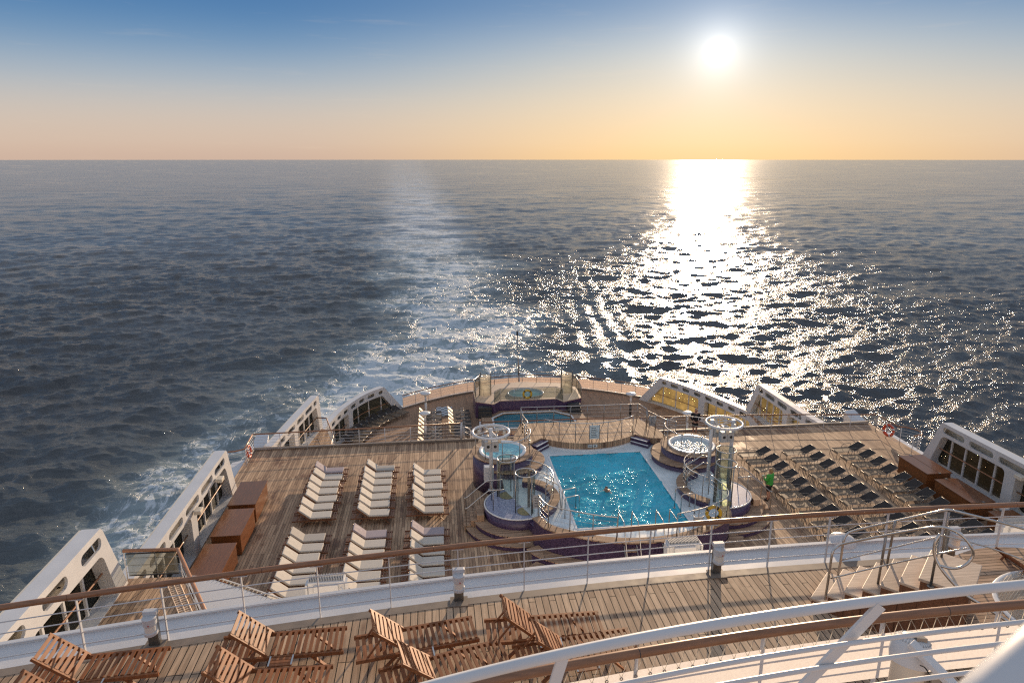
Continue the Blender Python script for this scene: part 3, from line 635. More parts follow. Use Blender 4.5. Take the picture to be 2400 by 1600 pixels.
def fairing(label, A, B, C_, D, h):
    t = thing('fairing', label, 'fairing', (*A, 0))
    m = MB(); m.add([(*A, -2.6), (*B, -2.6), (*C_, -2.6), (*D, -2.6), (*A, h - .5), (*B, h), (*C_, h), (*D, h - .5)], [(0, 1, 5, 4), (1, 2, 6, 5), (2, 3, 7, 6), (3, 0, 4, 7), (4, 5, 6, 7)])
    m.build('plating', 'white_paint', t, bevel=.04); return t
fairing('white sloped fairing outside the pool deck corner on the far left', (-11.0, 37.0), (-11.0, 39.6), (-10.25, 39.4), (-10.0, 37.5), .1)
fairing('white sloped fairing outside the pool deck corner near the right lifebuoy', (27.0, 37.0), (27.0, 39.4), (26.2, 39.2), (26.0, 37.5), .15)

# ------------------------------------------------------------------ lockers
def locker(x0, x1, y0, y1, label, split=False):
    t = thing('storage_locker', label, 'locker', ((x0 + x1) / 2, (y0 + y1) / 2, 0), 'brown wooden lockers along the windscreens')
    MB().box(x0 + .04, x1 - .04, y0 + .04, y1 - .04, .06, .93).build('body', 'locker_wood', t, bevel=.015)
    xm = (x0 + x1) / 2
    if not split: MB().box(x0, x1, y0, y1, .935, .985).build('lid', 'locker_wood', t, bevel=.012)
    else:
      MB().box(x0, xm - .006, y0, y1, .935, .985).build('lid', 'locker_wood', t, bevel=.012); MB().box(xm + .006, x1, y0, y1, .935, .985).build('lid', 'locker_wood', t, bevel=.012)
    MB().box(x0 + .1, x1 - .1, y0 + .1, y1 - .1, 0, .06).build('plinth', 'dark_paint', t)
    for yy in ((y0 + .03, y1 - .03) if split else ()): MB().box(xm - .06, xm + .06, yy - .045, yy + .045, .95, 1.0).build('hinge', 'dull_steel', t)
locker(-9.65, -8.4, 28.95, 31.3, 'brown wooden locker farthest aft of the three beside the left windscreen')
locker(-9.6, -8.35, 26.3, 28.6, 'middle brown wooden locker of the three beside the left windscreen')
locker(-9.6, -8.35, 23.45, 25.75, 'nearest brown wooden locker of the three, by the white awning')
locker(23.8, 25.15, 28.4, 30.6, 'brown wooden locker nearest the stern beside the black loungers', True)
locker(23.75, 24.95, 25.45, 27.85, 'brown wooden locker next to the small white vent box, second from the stern', True)
locker(23.9, 25.1, 22.3, 24.7, 'brown wooden locker half hidden behind the upper teak handrail on the right', True)
t = thing('vent_box', 'small white vent box on the deck at the foot of the right windscreen', 'vent', (25.75, 25.6, 0))
MB().box(25.55, 25.95, 25.45, 25.8, 0, .42).build('body', 'white_paint', t, bevel=.03); MB().box(25.6, 25.9, 25.43, 25.45, .12, .34).build('grille', 'grey_paint', t)
t = thing('vent_box', 'small white vent box on the deck at the aft end of the left lockers', 'vent', (-9.5, 32.3, 0))
MB().box(-9.65, -9.3, 32.15, 32.45, 0, .35).build('body', 'white_paint', t, bevel=.03); MB().box(-9.6, -9.35, 32.13, 32.15, .1, .28).build('grille', 'grey_paint', t)

# ------------------------------------------------------------------ teak steamer loungers
def slats(mb, x0, x1, n, y, w, z, th=.022, horiz=True):
    for i in range(n):
        x = x0 + (x1 - x0) * (i + .5) / n; mb.box(x - w / 2, x + w / 2, -y, y, z - th, z)
def steamer(name, label, cat, group, cushion, mat):
    t = thing(name, label, cat, (0, 0, 0), group)
    hw = .285
    f = MB()
    for s in (-1, 1): f.box(-.78, 1.17, s * hw - .02, s * hw + .02, .285, .345)
    f.build('frame', mat, t, world=False)
    st = MB(); slats(st, .04, 1.17, 12, hw - .02, .05, .362); st.build('seat_slats', mat, t, world=False)
    sh = MB(); slats(sh, -.78, -.18, 6, hw - .02, .062, .315); sh.build('shelf_slats', mat, t, world=False)
    a = math.radians(41); L = .68; bk = MB()
    rot = Matrix.Translation((0, 0, .35)) @ Matrix.Rotation(a, 4, 'Y')
    for s in (-1, 1): bk.box(-L, 0, s * (hw - .012) - .018, s * (hw - .012) + .018, -.02, .025)
    slats(bk, -L, -.03, 8, hw - .03, .052, .028); bk.xform(rot); bk.build('backrest', mat, t, world=False)
    for s in (-1, 1): MB().bar((-.36, s * .23, .63), (-.60, s * .23, .31), .03, .022).build('back_prop', mat, t, world=False)
    for s in (-1, 1):
        MB().bar((.62, s * (hw - .045), .32), (.93, s * (hw - .045), 0.0), .028, .06, (0, 1, 0)).build('leg', mat, t, world=False)
        MB().bar((-.1, s * (hw - .045), .32), (-.42, s * (hw - .045), 0.0), .028, .06, (0, 1, 0)).build('leg', mat, t, world=False)
    if cushion:
        c = MB(); c.box(.02, .93, -.3, .3, .37, .455); o = c.build('seat_cushion', 'cushion_fabric', t, world=False, bevel=.032)
        b = MB(); b.box(-.67, -.01, -.3, .3, .035, .12); b.xform(rot); b.build('back_cushion', 'cushion_fabric', t, world=False, bevel=.032)
    else:
        tr = MB()
        for i in range(3): tr.box(.06, .42, -hw - .22 + i * .065, -hw - .165 + i * .065, .325, .345)
        tr = tr.build('side_tray', mat, t, world=False)
        for x in (.07, .41): MB().box(x - .012, x + .012, -hw - .22, -hw + .0, .345, .351).build('clip', 'steel', tr, world=False)
    return t
def unparent_copy(proto, loc, rz, label, first):
    o = proto if first else copy_tree(proto); o.location = loc; o.rotation_euler = (0, 0, rz); o['label'] = label; return o
ORD = ['first', 'second', 'third', 'fourth', 'fifth', 'sixth', 'seventh', 'eighth', 'ninth', 'tenth', 'eleventh', 'twelfth']
rc = random.Random(3)
proto = steamer('cushioned_lounger', 'x', 'lounger', 'cream cushioned teak loungers in rows on the pool deck', True, 'frame_teak')
first = True
for cname, hx, y0b, nb, y0f, nf in (('row beside the brown lockers', -5.98, 33.3, 7, 26.72, 6), ('middle row', -3.43, 33.25, 7, 26.72, 6), ('row nearest the pool', -.95, 32.5, 6, 26.7, 6)):
    for i in range(nb):
        unparent_copy(proto, (hx + rc.uniform(-.05, .05), y0b - i * .775 + rc.uniform(-.02, .02), 0), R(rc.uniform(-2.2, 2.2)), 'cream cushioned lounger, %s from the stern, far block, %s' % (ORD[i], cname), first); first = False
    for i in range(nf + (1 if hx < -5 else 0)):
        unparent_copy(proto, (hx + .03 + rc.uniform(-.03, .03), y0f - i * .765, 0), R(rc.uniform(-1.2, 1.2)), 'cream cushioned lounger, %s from the stern, near block, %s' % (ORD[i], cname), False)
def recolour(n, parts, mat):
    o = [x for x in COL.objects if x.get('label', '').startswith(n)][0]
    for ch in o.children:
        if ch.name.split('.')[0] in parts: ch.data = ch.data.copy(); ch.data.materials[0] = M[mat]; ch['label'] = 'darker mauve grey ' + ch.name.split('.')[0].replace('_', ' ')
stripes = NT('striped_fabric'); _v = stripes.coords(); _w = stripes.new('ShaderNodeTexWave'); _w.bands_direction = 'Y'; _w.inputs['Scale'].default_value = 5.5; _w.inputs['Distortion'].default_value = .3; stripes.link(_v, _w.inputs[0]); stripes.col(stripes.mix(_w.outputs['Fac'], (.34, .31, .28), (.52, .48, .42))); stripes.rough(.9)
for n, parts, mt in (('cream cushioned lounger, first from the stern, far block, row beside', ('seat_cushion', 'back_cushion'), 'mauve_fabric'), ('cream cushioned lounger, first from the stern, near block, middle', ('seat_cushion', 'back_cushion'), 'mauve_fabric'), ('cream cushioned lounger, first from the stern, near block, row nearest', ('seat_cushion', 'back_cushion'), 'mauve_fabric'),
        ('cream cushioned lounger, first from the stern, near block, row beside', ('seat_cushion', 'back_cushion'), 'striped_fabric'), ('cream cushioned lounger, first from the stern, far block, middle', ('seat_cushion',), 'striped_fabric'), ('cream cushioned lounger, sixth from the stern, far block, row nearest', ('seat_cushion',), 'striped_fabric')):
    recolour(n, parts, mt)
    if mt == 'striped_fabric':
        for x in COL.objects:
            if x.get('label', '').startswith(n):
                for ch in x.children:
                    if 'label' in ch: ch['label'] = 'striped ' + ch.name.split('.')[0].replace('_', ' ')
proto2 = steamer('slatted_lounger', 'x', 'lounger', 'bare reddish teak loungers on the upper deck', False, 'steamer_teak')
for i, (x, y, a, lb) in enumerate([(-5.51, 9.40, 3, 'bare teak lounger at the far left, its back against the left bollard lamp'),
        (-2.80, 9.62, 1, 'bare teak lounger with raised back standing closest to the white waterway'),
        (-2.92, 8.80, -2, 'bare teak lounger cut by the bottom edge, second pair from the left'),
        (-.68, 9.50, 9, 'bare teak lounger with sunlit back in the middle pair, farther from the camera'),
        (-.22, 8.78, 14, 'bare teak lounger in the middle pair, its foot hidden by the white pipe rail'),
        (1.41, 9.57, 0, 'bare teak lounger below the second bollard lamp, seat fully in view'),
        (1.83, 8.98, 6, 'bare teak lounger mostly hidden behind the white pipe rail'),
        (-5.5, 8.60, 0, 'bare teak lounger showing only the top of its back in the bottom left corner'),
        (10.75, 9.98, 2, 'bare teak lounger glimpsed beyond the stairs at the right edge')]):
    unparent_copy(proto2, (x, y, 8.2), R(a), lb, i == 0)

# ------------------------------------------------------------------ black sling loungers
def sling_lounger(name, label, group):
    t = thing(name, label, 'lounger', (0, 0, 0), group); hw = .31
    f = MB()
    for s in (-1, 1):
        f.tube([(-.06, s * hw, .0), (-.02, s * hw, .30), (.03, s * hw, .37), (.1, s * hw, .385), (1.0, s * hw, .385), (1.60, s * (hw - .02), .70)], .0135, 6)
        f.tube([(.98, s * hw, .38), (1.02, s * hw, .2), (1.12, s * hw, 0)], .0135, 6)
    f.tube([(.0, -hw, .35), (.0, hw, .35)], .012, 6); f.tube([(1.60, -hw + .02, .70), (1.60, hw - .02, .70)], .0135, 6)
    f.build('frame', 'bronze_tube', t, world=False)
    MB().add([(.02, -hw + .01, .375), (1., -hw + .01, .375), (1., hw - .01, .375), (.02, hw - .01, .375), (-.0, -hw + .01, .25), (-.0, hw - .01, .25)], [(0, 1, 2, 3), (4, 0, 3, 5)]).build('seat', 'sling_seat', t, world=False)
    b = MB(); b.bar((1.0, 0, .385), (1.59, 0, .695), hw * 2 - .04, .012); b.build('backrest', 'sling_back', t, world=False)
    for s in (-1, 1):
        MB().tube(smooth_path([(.58, s * (hw + .02), .12), (.62, s * (hw + .02), .42), (.70, s * (hw + .02), .54), (.80, s * (hw + .02), .585), (1.10, s * (hw + .02), .585), (1.17, s * (hw + .02), .53), (1.14, s * (hw + .02), .28)], 3), .014, 6).build('armrest', 'bronze_tube', t, world=False)
    return t
pb = sling_lounger('sling_lounger', 'x', 'black sling loungers in rows on the pool deck'); first = True
for cname, fx, n in (('row beside the pool', 16.24, 12), ('middle row of the right side', 18.8, 12), ('row beside the right lockers', 21.68, 11)):
    for i in range(n):
        unparent_copy(pb, (fx + rc.uniform(-.04, .04), 32.88 - i * .935 + rc.uniform(-.03, .03), 0), R(rc.uniform(-2, 2)), 'black sling lounger, %s from the stern in the %s' % (ORD[i], cname), first); first = False
# loungers under the stern windscreen, heads to the wall
for i in range(10):
    s = 1.3 + i * .83; p = Vector(bend(pL4, 1, -5.5, s, 0, -1.75)); q = Vector(bend(pL4, 1, -5.5, s, 0, 0)); d = q - p
    o = copy_tree(pb); o.location = p; o.rotation_euler = (0, 0, math.atan2(d.y, d.x)); o['group'] = 'black loungers below the stern windscreen'
    o['label'] = 'black sling lounger under the stern windscreen, %s from its aft end' % ORD[i]
# stern deck: two rows with tan headboards folded up
def board_lounger(name, group, flip):
    t = thing(name, 'x', 'lounger', (0, 0, 0), group)
    b = MB(); b.bar((0, 0, .40), (-.42, 0, .82), .5, .03); b.build('backrest', 'tan_board', t, world=False)
    f = MB()
    for s in (-1, 1):
        f.tube(smooth_path([(.62, s * .31, .2), (.66, s * .31, .5), (.8, s * .31, .56), (.98, s * .31, .5), (.98, s * .31, .2)], 3), .016, 6)
        f.tube([(-.02, s * .3, 0), (0, s * .3, .38), (1.45, s * .3, .38), (1.5, s * .3, 0)], .013, 6)
    f.build('frame', 'steel', t, world=False)
    MB().add([(0, -.29, .385), (1.46, -.29, .385), (1.46, .29, .385), (0, .29, .385)], [(0, 1, 2, 3)]).build('seat', 'sling_back', t, world=False); return t
pt = board_lounger('headboard_lounger', 'loungers with tan headboards on the stern deck', 1)
k = 0
for x, ys, nm in ((-1.38, [55.75 - .86 * j for j in range(9)], 'left row'), (1.05, [55.8 - .86 * j for j in range(7)], 'right row')):
    for j, y in enumerate(ys):
        unparent_copy(pt, (x, y, -5.5), 0, 'tan headboard lounger on the stern deck, %s from the stern, %s' % (ORD[j], nm), k == 0); k += 1
# ------------------------------------------------------------------ a point on a level plane seen in the photo (2400 px wide) -> world
_fw = Vector((math.sin(YAW) * math.cos(PIT), math.cos(YAW) * math.cos(PIT), -math.sin(PIT))); _rt = Vector((math.cos(YAW), -math.sin(YAW), 0)); _up = _rt.cross(_fw)
def at(x, y, z):
    r = _fw + _rt * ((x - 1200) / 1600) + _up * ((800 - y) / 1600); return Vector((0, 0, 16)) + r * ((z - 16) / r.z)
def atd(x, y, d): return Vector((0, 0, 16)) + (_fw + _rt * ((x - 1200) / 1600) + _up * ((800 - y) / 1600)) * d

# ------------------------------------------------------------------ the pool
def offset_path(P, d):
    out = []
    for i in range(len(P)):
        a = P[max(0, i - 1)]; b = P[min(len(P) - 1, i + 1)]; t = Vector((b[0] - a[0], b[1] - a[1])).normalized(); out.append((P[i][0] + t.y * d, P[i][1] - t.x * d))
    return out
def strip_prism(P, d0, d1, z0, z1): return MB().prism(offset_path(P, d0) + offset_path(P, d1)[::-1], z0, z1)
rim = [(p.x, p.y) for p in smooth_path([(3.75, 25.5, 0), (4.13, 24.6, 0), (4.95, 24.0, 0), (5.9, 23.5, 0), (6.9, 23.2, 0), (8, 23.1, 0), (9.1, 23.2, 0), (10.4, 23.6, 0), (11.85, 24.5, 0), (12.25, 25.5, 0)], 5)]
def build_pool():
    t = thing('swimming_pool', 'turquoise swimming pool in a raised purple mosaic surround with pale tiled border', 'pool', (8, 29, 0))
    x0, x1, y0, y1 = 5.55, 10.5, 25.2, 32.6
    lt = [(x0, 33.5), (4.9, 33.5), (4.5, 32.9), (2.9, 30.6), (2.9, 29.0), (4.2, 25.4), (4.8, 24.5), (x0, 24.05)]
    rtp = [(x1, 24.0), (11.3, 24.6), (12., 25.6), (13.3, 29.), (13.3, 30.6), (11.7, 33.0), (11.2, 33.5), (x1, 33.6)]
    MB().prism([(3.9, 25.4), (4.9, 24.1), (6.9, 23.3), (9.1, 23.3), (11.2, 24.2), (12.1, 25.4), (13.2, 29), (13.2, 30.5), (11.6, 33.4), (4.5, 33.4), (3, 30.5), (3, 29)], 0.01, .86).build('body', 'purple_mosaic', t)
    b = MB(); b.prism(lt, .8, 1.0); b.prism(rtp, .8, 1.0); b.prism([(x0, 24.05), (6.9, 23.35), (9.1, 23.35), (x1, 24.), (x1, y0), (x0, y0)], .8, 1.0)
    b.prism([(x0, y1), (x1, y1), (x1, 33.8), (8, 33.5), (x0, 33.8)], .8, 1.0); b.build('tiled_border', 'pool_tile', t)
    e = MB()
    for a, c in (((x0, y0), (x0, y1)), ((x1, y0), (x1, y1)), ((x0, y1), (x1, y1)), ((x0, y0), (x1, y0))): e.bar((*a, .995), (*c, .995), .09, .03)
    e.build('edge_strip', 'tub_shell', t)
    # water with its own ripples
    n = 200; m = 300; X, Y = np.meshgrid(np.linspace(x0 + .02, x1 - .02, n), np.linspace(y0 + .02, y1 - .02, m), indexing='ij')
    B = wave_bands(6.1, 256, [(.16, .45), (.45, 1.2), (1.2, 3.2)], 21, R(125), .8); Z = 0
    for (h, dx, dy, sl), tg in zip(B, (.19, .15, .05)): Z = Z + sample(h, X, Y, 6.1) * tg / sl
    w = grid_mesh('water', X - 8, Y - 29, Z + .955, 'pool_water_surface'); w.parent = t
    # raised teak rim on the near side
    strip_prism(rim, -.30, 0, .02, 1.45).build('rim_wall', 'purple_mosaic', t)
    strip_prism(rim, -.36, .06, 1.45, 1.5).build('rim_cap', 'bench_teak', t, bevel=.012)
    b = MB(); 
    strip_prism(rim[4:-4], .02, .56, .012, .46).build('bench_riser', 'purple_mosaic', t); strip_prism(rim[3:-3], .02, .62, .46, .51).build('bench', 'bench_teak', t, bevel=.01)
    strip_prism(rim[6:-6], .6, 1.0, .012, .22).build('step_riser', 'purple_mosaic', t); strip_prism(rim[5:-5], .58, 1.06, .22, .26).build('step', 'bench_teak', t, bevel=.01)
    for s in (-1, 1):
        f = lambda q: [(8 + s * (x - 8), y) for x, y in q]
        for k, (o, z) in enumerate(((0, 1.32), (.3, 1.16))):
            st = MB().prism(f([(5.5 - o * .6, 34.05 - o * .2), (4.75 - o * .2, 33.3 - o * .1), (5.0, 33.05 - o * .6), (5.75, 33.8 - o * .6)]), .99, z); st.build('corner_step', 'purple_mosaic', t)
            MB().bar((*f([(5.0, 33.05 - o * .6)])[0], z + .01), (*f([(5.75, 33.8 - o * .6)])[0], z + .01), .06, .03).build('step_edge', 'tub_shell', t)
    return t
build_pool()
def grab(label, pts, mats='steel', r=.024):
    t = thing('pool_handrail', label, 'handrail', tuple(pts[0]), 'steel handrails at the pool entrances')
    MB().tube(pts, r, 8).build('rail', mats, t); m = MB()
    for p in (pts[0], pts[-1]): m.cyl((p[0], p[1]), .05, p[2] - .02, p[2] + .015, 12)
    m.build('foot_plate', mats, t); return t
def hoop(a, b, z, h): 
    a = Vector((*a, z)); b = Vector((*b, z)); u = Vector((0, 0, h)); d = (b - a).normalized() * .06
    return [a, a + u * .93, a + u + d, b + u - d, b + u * .93, b]
grab('square steel hoop at the left pool ladder, farther from the camera', hoop((5.22, 26.85), (5.87, 27.0), 1.0, .98))
grab('square steel hoop at the left pool ladder, nearer the camera', hoop((5.22, 26.15), (5.87, 26.3), 1.0, .98))
grab('square steel hoop at the right pool ladder, farther from the camera', hoop((10.24, 26.5), (10.94, 26.55), 1.0, .98))
grab('square steel hoop at the right pool ladder, nearer the camera', hoop((10.28, 25.85), (10.93, 25.9), 1.0, .98))
def pool_steps(x, label):
    t = thing('boarding_steps', label, 'steps', (x, 22.9, 0), 'steel steps up to the pool rim')
    for s in (-1, 1):
        MB().tube(smooth_path([(x + s * .28, 22.0, .02), (x + s * .28, 22.05, .85), (x + s * .28, 22.25, 1.05), (x + s * .28, 22.95, 2.35), (x + s * .28, 23.1, 2.45), (x + s * .28, 23.75, 2.42), (x + s * .28, 23.85, 2.3), (x + s * .28, 23.86, 1.0)], 4), .022, 8).build('handrail', 'steel', t)
        MB().bar((x + s * .25, 21.9, .05), (x + s * .25, 23.0, 1.45), .03, .1).build('stringer', 'dull_steel', t)
    for k in range(6): MB().box(x - .24, x + .24, 21.95 + k * .17, 22.17 + k * .17, .2 + k * .215, .23 + k * .215).build('tread', 'bench_teak', t)
pool_steps(7.2, 'steel boarding steps with handrails, left of the two at the near pool rim')
pool_steps(8.75, 'steel boarding steps with handrails behind the middle floodlight')
# railings on the near rim
rl = smooth_path([(p[0], p[1], 1.5) for p in [(3.95, 25.5), (4.22, 24.62), (5.0, 24.12), (5.9, 23.65), (6.75, 23.35)]], 4)
railing('steel railing with thin wires on the left half of the near pool rim', rl, 1.0, 'railing', 'rim_railing', ('steel', 'dull_steel', 'steel'), (.024, .02, .007), (.2, .4, .6, .8), .95, 'railings on the pool rim')
rr = smooth_path([(p[0], p[1], 1.5) for p in [(9.2, 23.38), (10.1, 23.6), (10.95, 23.98), (11.75, 24.55), (12.0, 25.4), (11.8, 26.6)]], 4)
railing('steel railing with thin wires curving round the right end of the pool rim', rr, 1.0, 'railing', 'rim_railing', ('steel', 'dull_steel', 'steel'), (.024, .02, .007), (.2, .4, .6, .8), .95, 'railings on the pool rim')

# ------------------------------------------------------------------ hot tubs at the two far corners of the pool
def hot_tub(c, s, label, water, arcs):
    t = thing('hot_tub', label, 'hot tub', (*c, 0), 'round hot tubs beside the pool')
    MB().cyl(c, 1.52, .01, 1.70, 48).build('base', 'purple_mosaic', t)
    k = (c[0] + s * .38, c[1] - .12)
    MB().cyl(k, 1.66, .012, 1.28, 48).build('step_base', 'purple_mosaic', t); MB().cyl(k, 1.74, 1.28, 1.335, 48).build('step', 'bench_teak', t, bevel=.01)
    MB().lathe(c, [(1.12, 1.70), (1.56, 1.70), (1.58, 1.73), (1.56, 1.755), (1.12, 1.755), (1.12, 1.70)], 48, smooth=False).build('deck_ring', 'bench_teak', t)
    MB().lathe(c, [(1.2, 1.757), (1.2, 1.79), (1.16, 1.81), (1.06, 1.80), (1.0, 1.74), (.95, 1.5), (.5, 1.4)], 48).build('shell', 'tub_shell', t)
    n = 60; rr_ = np.linspace(0.02, 1.005, 40); th = np.linspace(0, 2 * np.pi, 73); RR, TT = np.meshgrid(rr_, th, indexing='ij'); X = RR * np.cos(TT); Y = RR * np.sin(TT)
    B = wave_bands(2.3, 128, [(.07, .2), (.2, .6)], 3, 1., .3); Z = 0
    for (h, dx, dy, sl), tg in zip(B, (.18, .14)): Z = Z + sample(h, X, Y, 2.3) * tg / sl
    w = grid_mesh('water', X, Y, Z + 1.72, water); w.parent = t
    for a0, a1 in arcs:
        P = arc(c, 1.40, a0, a1, 18, 1.755); up = [(x, y, z + 1.0) for x, y, z in P]
        r = MB().tube(up, .024, 8).build('handrail', 'steel', t)
        MB().tube([(x, y, z - .5) for x, y, z in up], .009, 6).build('rail_bar', 'steel', r)
        m = max(2, round((a1 - a0) / 36))
        for p in arc(c, 1.40, a0, a1, m, 1.755): MB().tube([p, (p[0], p[1], p[2] + .985)], .018, 8).build('post', 'dull_steel', r)
    return t
hot_tub((3.08, 31.85), 1, 'round hot tub with calm pale blue water at the left end of the pool', 'tub_water_surface', [(190, 375)])
hot_tub((12.85, 31.5), -1, 'round hot tub with white bubbling water at the right end of the pool', 'bubbling_water_surface', [(150, 345), (40, 125)])
# ------------------------------------------------------------------ showers on round platforms
def shower(c, z, h, label, a):
    t = thing('glass_shower', label, 'shower', (*c, z), 'round glass shower stalls by the pool')
    MB().lathe(c, [(.43, z + .05), (.43, z + h)], 24, R(a), R(a + 250)).build('glass', 'shower_glass', t)
    MB().tube(circ(c, .45, 28, z + h), .028, 8, True).build('top_ring', 'steel', t)
    for d in (0, 125, 250): MB().tube([(c[0] + .45 * math.cos(R(a + d)), c[1] + .45 * math.sin(R(a + d)), q) for q in (z, z + h)], .026, 8).build('post', 'dull_steel', t)
    MB().bar((c[0] + .40 * math.cos(R(a + 120)), c[1] + .40 * math.sin(R(a + 120)), z), (c[0] + .40 * math.cos(R(a + 120)), c[1] + .40 * math.sin(R(a + 120)), z + h - .05), .12, .06, (0, 1, 0)).build('shower_column', 'dull_steel', t)
    MB().cyl(c, .36, z, z + .012, 28).build('drain', 'drain_brass', t)
    MB().tube([(c[0] + .36 * math.cos(R(a + 120)), c[1] + .36 * math.sin(R(a + 120)), z + h - .25), (c[0] + .12 * math.cos(R(a + 120)), c[1] + .12 * math.sin(R(a + 120)), z + h - .15)], .02, 8).build('shower_head', 'steel', t)
def shower_platform(c, s, label):
    t = thing('shower_platform', label, 'platform', (*c, 0), 'round purple platforms carrying the showers')
    MB().cyl(c, 1.5, .012, .955, 48).build('base', 'purple_mosaic', t)
    MB().cyl(c, 1.44, .955, .985, 48).build('floor', 'blue_mosaic', t); MB().tube(circ(c, 1.49, 56, .965), .035, 8, True).build('rim', 'tub_shell', t)
    a0, a1 = (150, 292) if s > 0 else (-112, 30)
    for ri, ro, z in ((1.5, 2.02, .48), (2.02, 2.4, .24)):
        P = [(x, y) for x, y, _ in arc(c, ri + .005, a0, a1, 20, 0)] + [(x, y) for x, y, _ in arc(c, ro, a0, a1, 20, 0)[::-1]]
        MB().prism(P, .012, z - .045).build('bench_riser', 'purple_mosaic', t)
        P = [(x, y) for x, y, _ in arc(c, ri + .005, a0, a1, 20, 0)] + [(x, y) for x, y, _ in arc(c, ro + .05, a0, a1, 20, 0)[::-1]]
        MB().prism(P, z - .045, z).build('bench', 'bench_teak', t, bevel=.01)
    # steps and their handrails on the outer side
    for k in range(3):
        x = c[0] - s * (1.55 + .28 * (2 - k)); MB().box(min(x, x - s * .32), max(x, x - s * .32), c[1] - .55, c[1] + .35, .014, .29 + .24 * k).build('stair_step', 'bench_teak', t, bevel=.01)
    for yy in (-.58, .38):
        xo = c[0] - s * 2.35; xi = c[0] - s * 1.15
        h = MB().tube(smooth_path([(xo, c[1] + yy, .02), (xo, c[1] + yy, 1.12), (xo + s * .1, c[1] + yy, 1.2), (xi - s * .25, c[1] + yy, 1.92), (xi, c[1] + yy, 1.98), (xi + s * .5, c[1] + yy, 1.98)], 3), .024, 8).build('handrail', 'steel', t)
        MB().tube([(xi, c[1] + yy, .98), (xi, c[1] + yy, 1.97)], .02, 8).build('post', 'dull_steel', h)
    # low teak wall and wire rail towards the pool
    b0, b1 = (-55, 75) if s > 0 else (105, 235)
    P = [(x, y) for x, y, _ in arc(c, 1.505, b0, b1, 16, 0)] + [(x, y) for x, y, _ in arc(c, 1.85, b0, b1, 16, 0)[::-1]]; MB().prism(P, .86, 1.28).build('low_wall', 'purple_mosaic', t)
    P = [(x, y) for x, y, _ in arc(c, 1.48, b0, b1, 16, 0)] + [(x, y) for x, y, _ in arc(c, 1.9, b0, b1, 16, 0)[::-1]]; MB().prism(P, 1.28, 1.33).build('low_wall_cap', 'bench_teak', t, bevel=.01)
    Q = arc(c, 1.6, b0 + 8, b1 - 6, 16, 1.33); r = MB().tube([(x, y, z + 1.05) for x, y, z in Q], .024, 8).build('curved_rail', 'steel', t)
    for k in (.2, .4, .6, .8): MB().tube([(x, y, z + 1.05 * k) for x, y, z in Q], .008, 6).build('wire', 'steel', r)
    for p in Q[::5]: MB().tube([p, (p[0], p[1], p[2] + 1.04)], .018, 8).build('post', 'dull_steel', r)
shower_platform((3.35, 27.75), 1, 'round purple platform with two glass showers left of the pool')
shower_platform((12.75, 27.75), -1, 'round purple platform with two glass showers right of the pool')
shower((2.95, 28.5), .985, 1.85, 'glass shower stall left of the pool, the farther of the two', 60)
shower((3.6, 26.95), .985, 1.85, 'glass shower stall left of the pool, the nearer of the two', -60)
shower((13.25, 28.25), .985, 1.9, 'glass shower stall right of the pool, the farther of the two', 20)
shower((12.6, 26.7), .985, 1.95, 'glass shower stall right of the pool, the nearer of the two', 40)
grab('bent steel handrail pair leading from the pool border to the left shower platform', [(5.0, 28.1, 1.0), (5.0, 28.1, 1.95), (4.9, 28.1, 2.05), (4.25, 28.05, 2.35), (4.1, 28.05, 2.35)])
grab('second bent steel handrail beside the left shower platform, closer to the camera', [(5.2, 26.95, 1.0), (5.15, 27.3, 1.95), (5.05, 27.3, 2.05), (4.5, 27.4, 2.35), (4.3, 27.4, 2.35)])
grab('bent steel handrail from the pool border to the right shower platform, farther one', [(11.4, 28.5, 1.0), (11.4, 28.5, 1.95), (11.5, 28.55, 2.05), (12.3, 28.75, 2.4), (12.5, 28.75, 2.35)])
grab('bent steel handrail from the pool border to the right shower platform, nearer one', [(11.3, 27.85, 1.0), (11.3, 27.85, 1.95), (11.4, 27.9, 2.05), (12.1, 28.1, 2.35), (12.3, 28.1, 2.3)])
# ------------------------------------------------------------------ masts with a white ring of lamps and loudspeakers
def ring_mast(c, poles, label, zr=4.02, z0=1.0):
    t = thing('lamp_mast', label, 'mast', (*poles[0], z0), 'white masts with a ring of lamps')
    for p in poles:
        MB().tube([(p[0], p[1], z0), (p[0], p[1], zr + .1)], .085, 14).build('pole', 'white_paint', t); MB().cyl(p, .16, z0, z0 + .04, 20).build('foot_plate', 'grey_paint', t)
    MB().tube(circ(c, .83, 48, zr), .062, 12, True).build('ring', 'white_paint', t)
    m = MB()
    for p in poles:
        for a in (0, 90, 180, 270): m.tube([(p[0], p[1], zr - .02), (c[0] + .83 * math.cos(R(a + 20)), c[1] + .83 * math.sin(R(a + 20)), zr)], .022, 6)
    m.build('spoke', 'white_paint', t)
    for a in range(20, 360, 40):
        x = c[0] + .68 * math.cos(R(a)); y = c[1] + .68 * math.sin(R(a)); l = MB().cyl((x, y), .085, zr - .26, zr - .06, 14, .06).build('ring_lamp', 'cream_paint', t); MB().cyl((x, y), .07, zr - .275, zr - .262, 14).build('lens', 'lamp_glass', l)
    for a in (-65, -115, 60, 130):
        x = c[0] + .38 * math.cos(R(a)); y = c[1] + .38 * math.sin(R(a)); l = MB().box(x - .16, x + .16, y - .14, y + .14, zr - .78, zr - .28).build('loudspeaker', 'grey_paint', t, bevel=.02)
        MB().sphere((x + .0, y - .142, zr - .52), (.07, .02, .07)).build('cone', 'rubber', l)
    return t
m1 = ring_mast((2.25, 28.85), [(2.27, 29.05)], 'white mast with a lamp ring standing beside the left showers')
MB().box(1.95, 2.4, 29.2, 29.55, 1.35, 2.1).build('junction_box', 'white_paint', m1, bevel=.03)
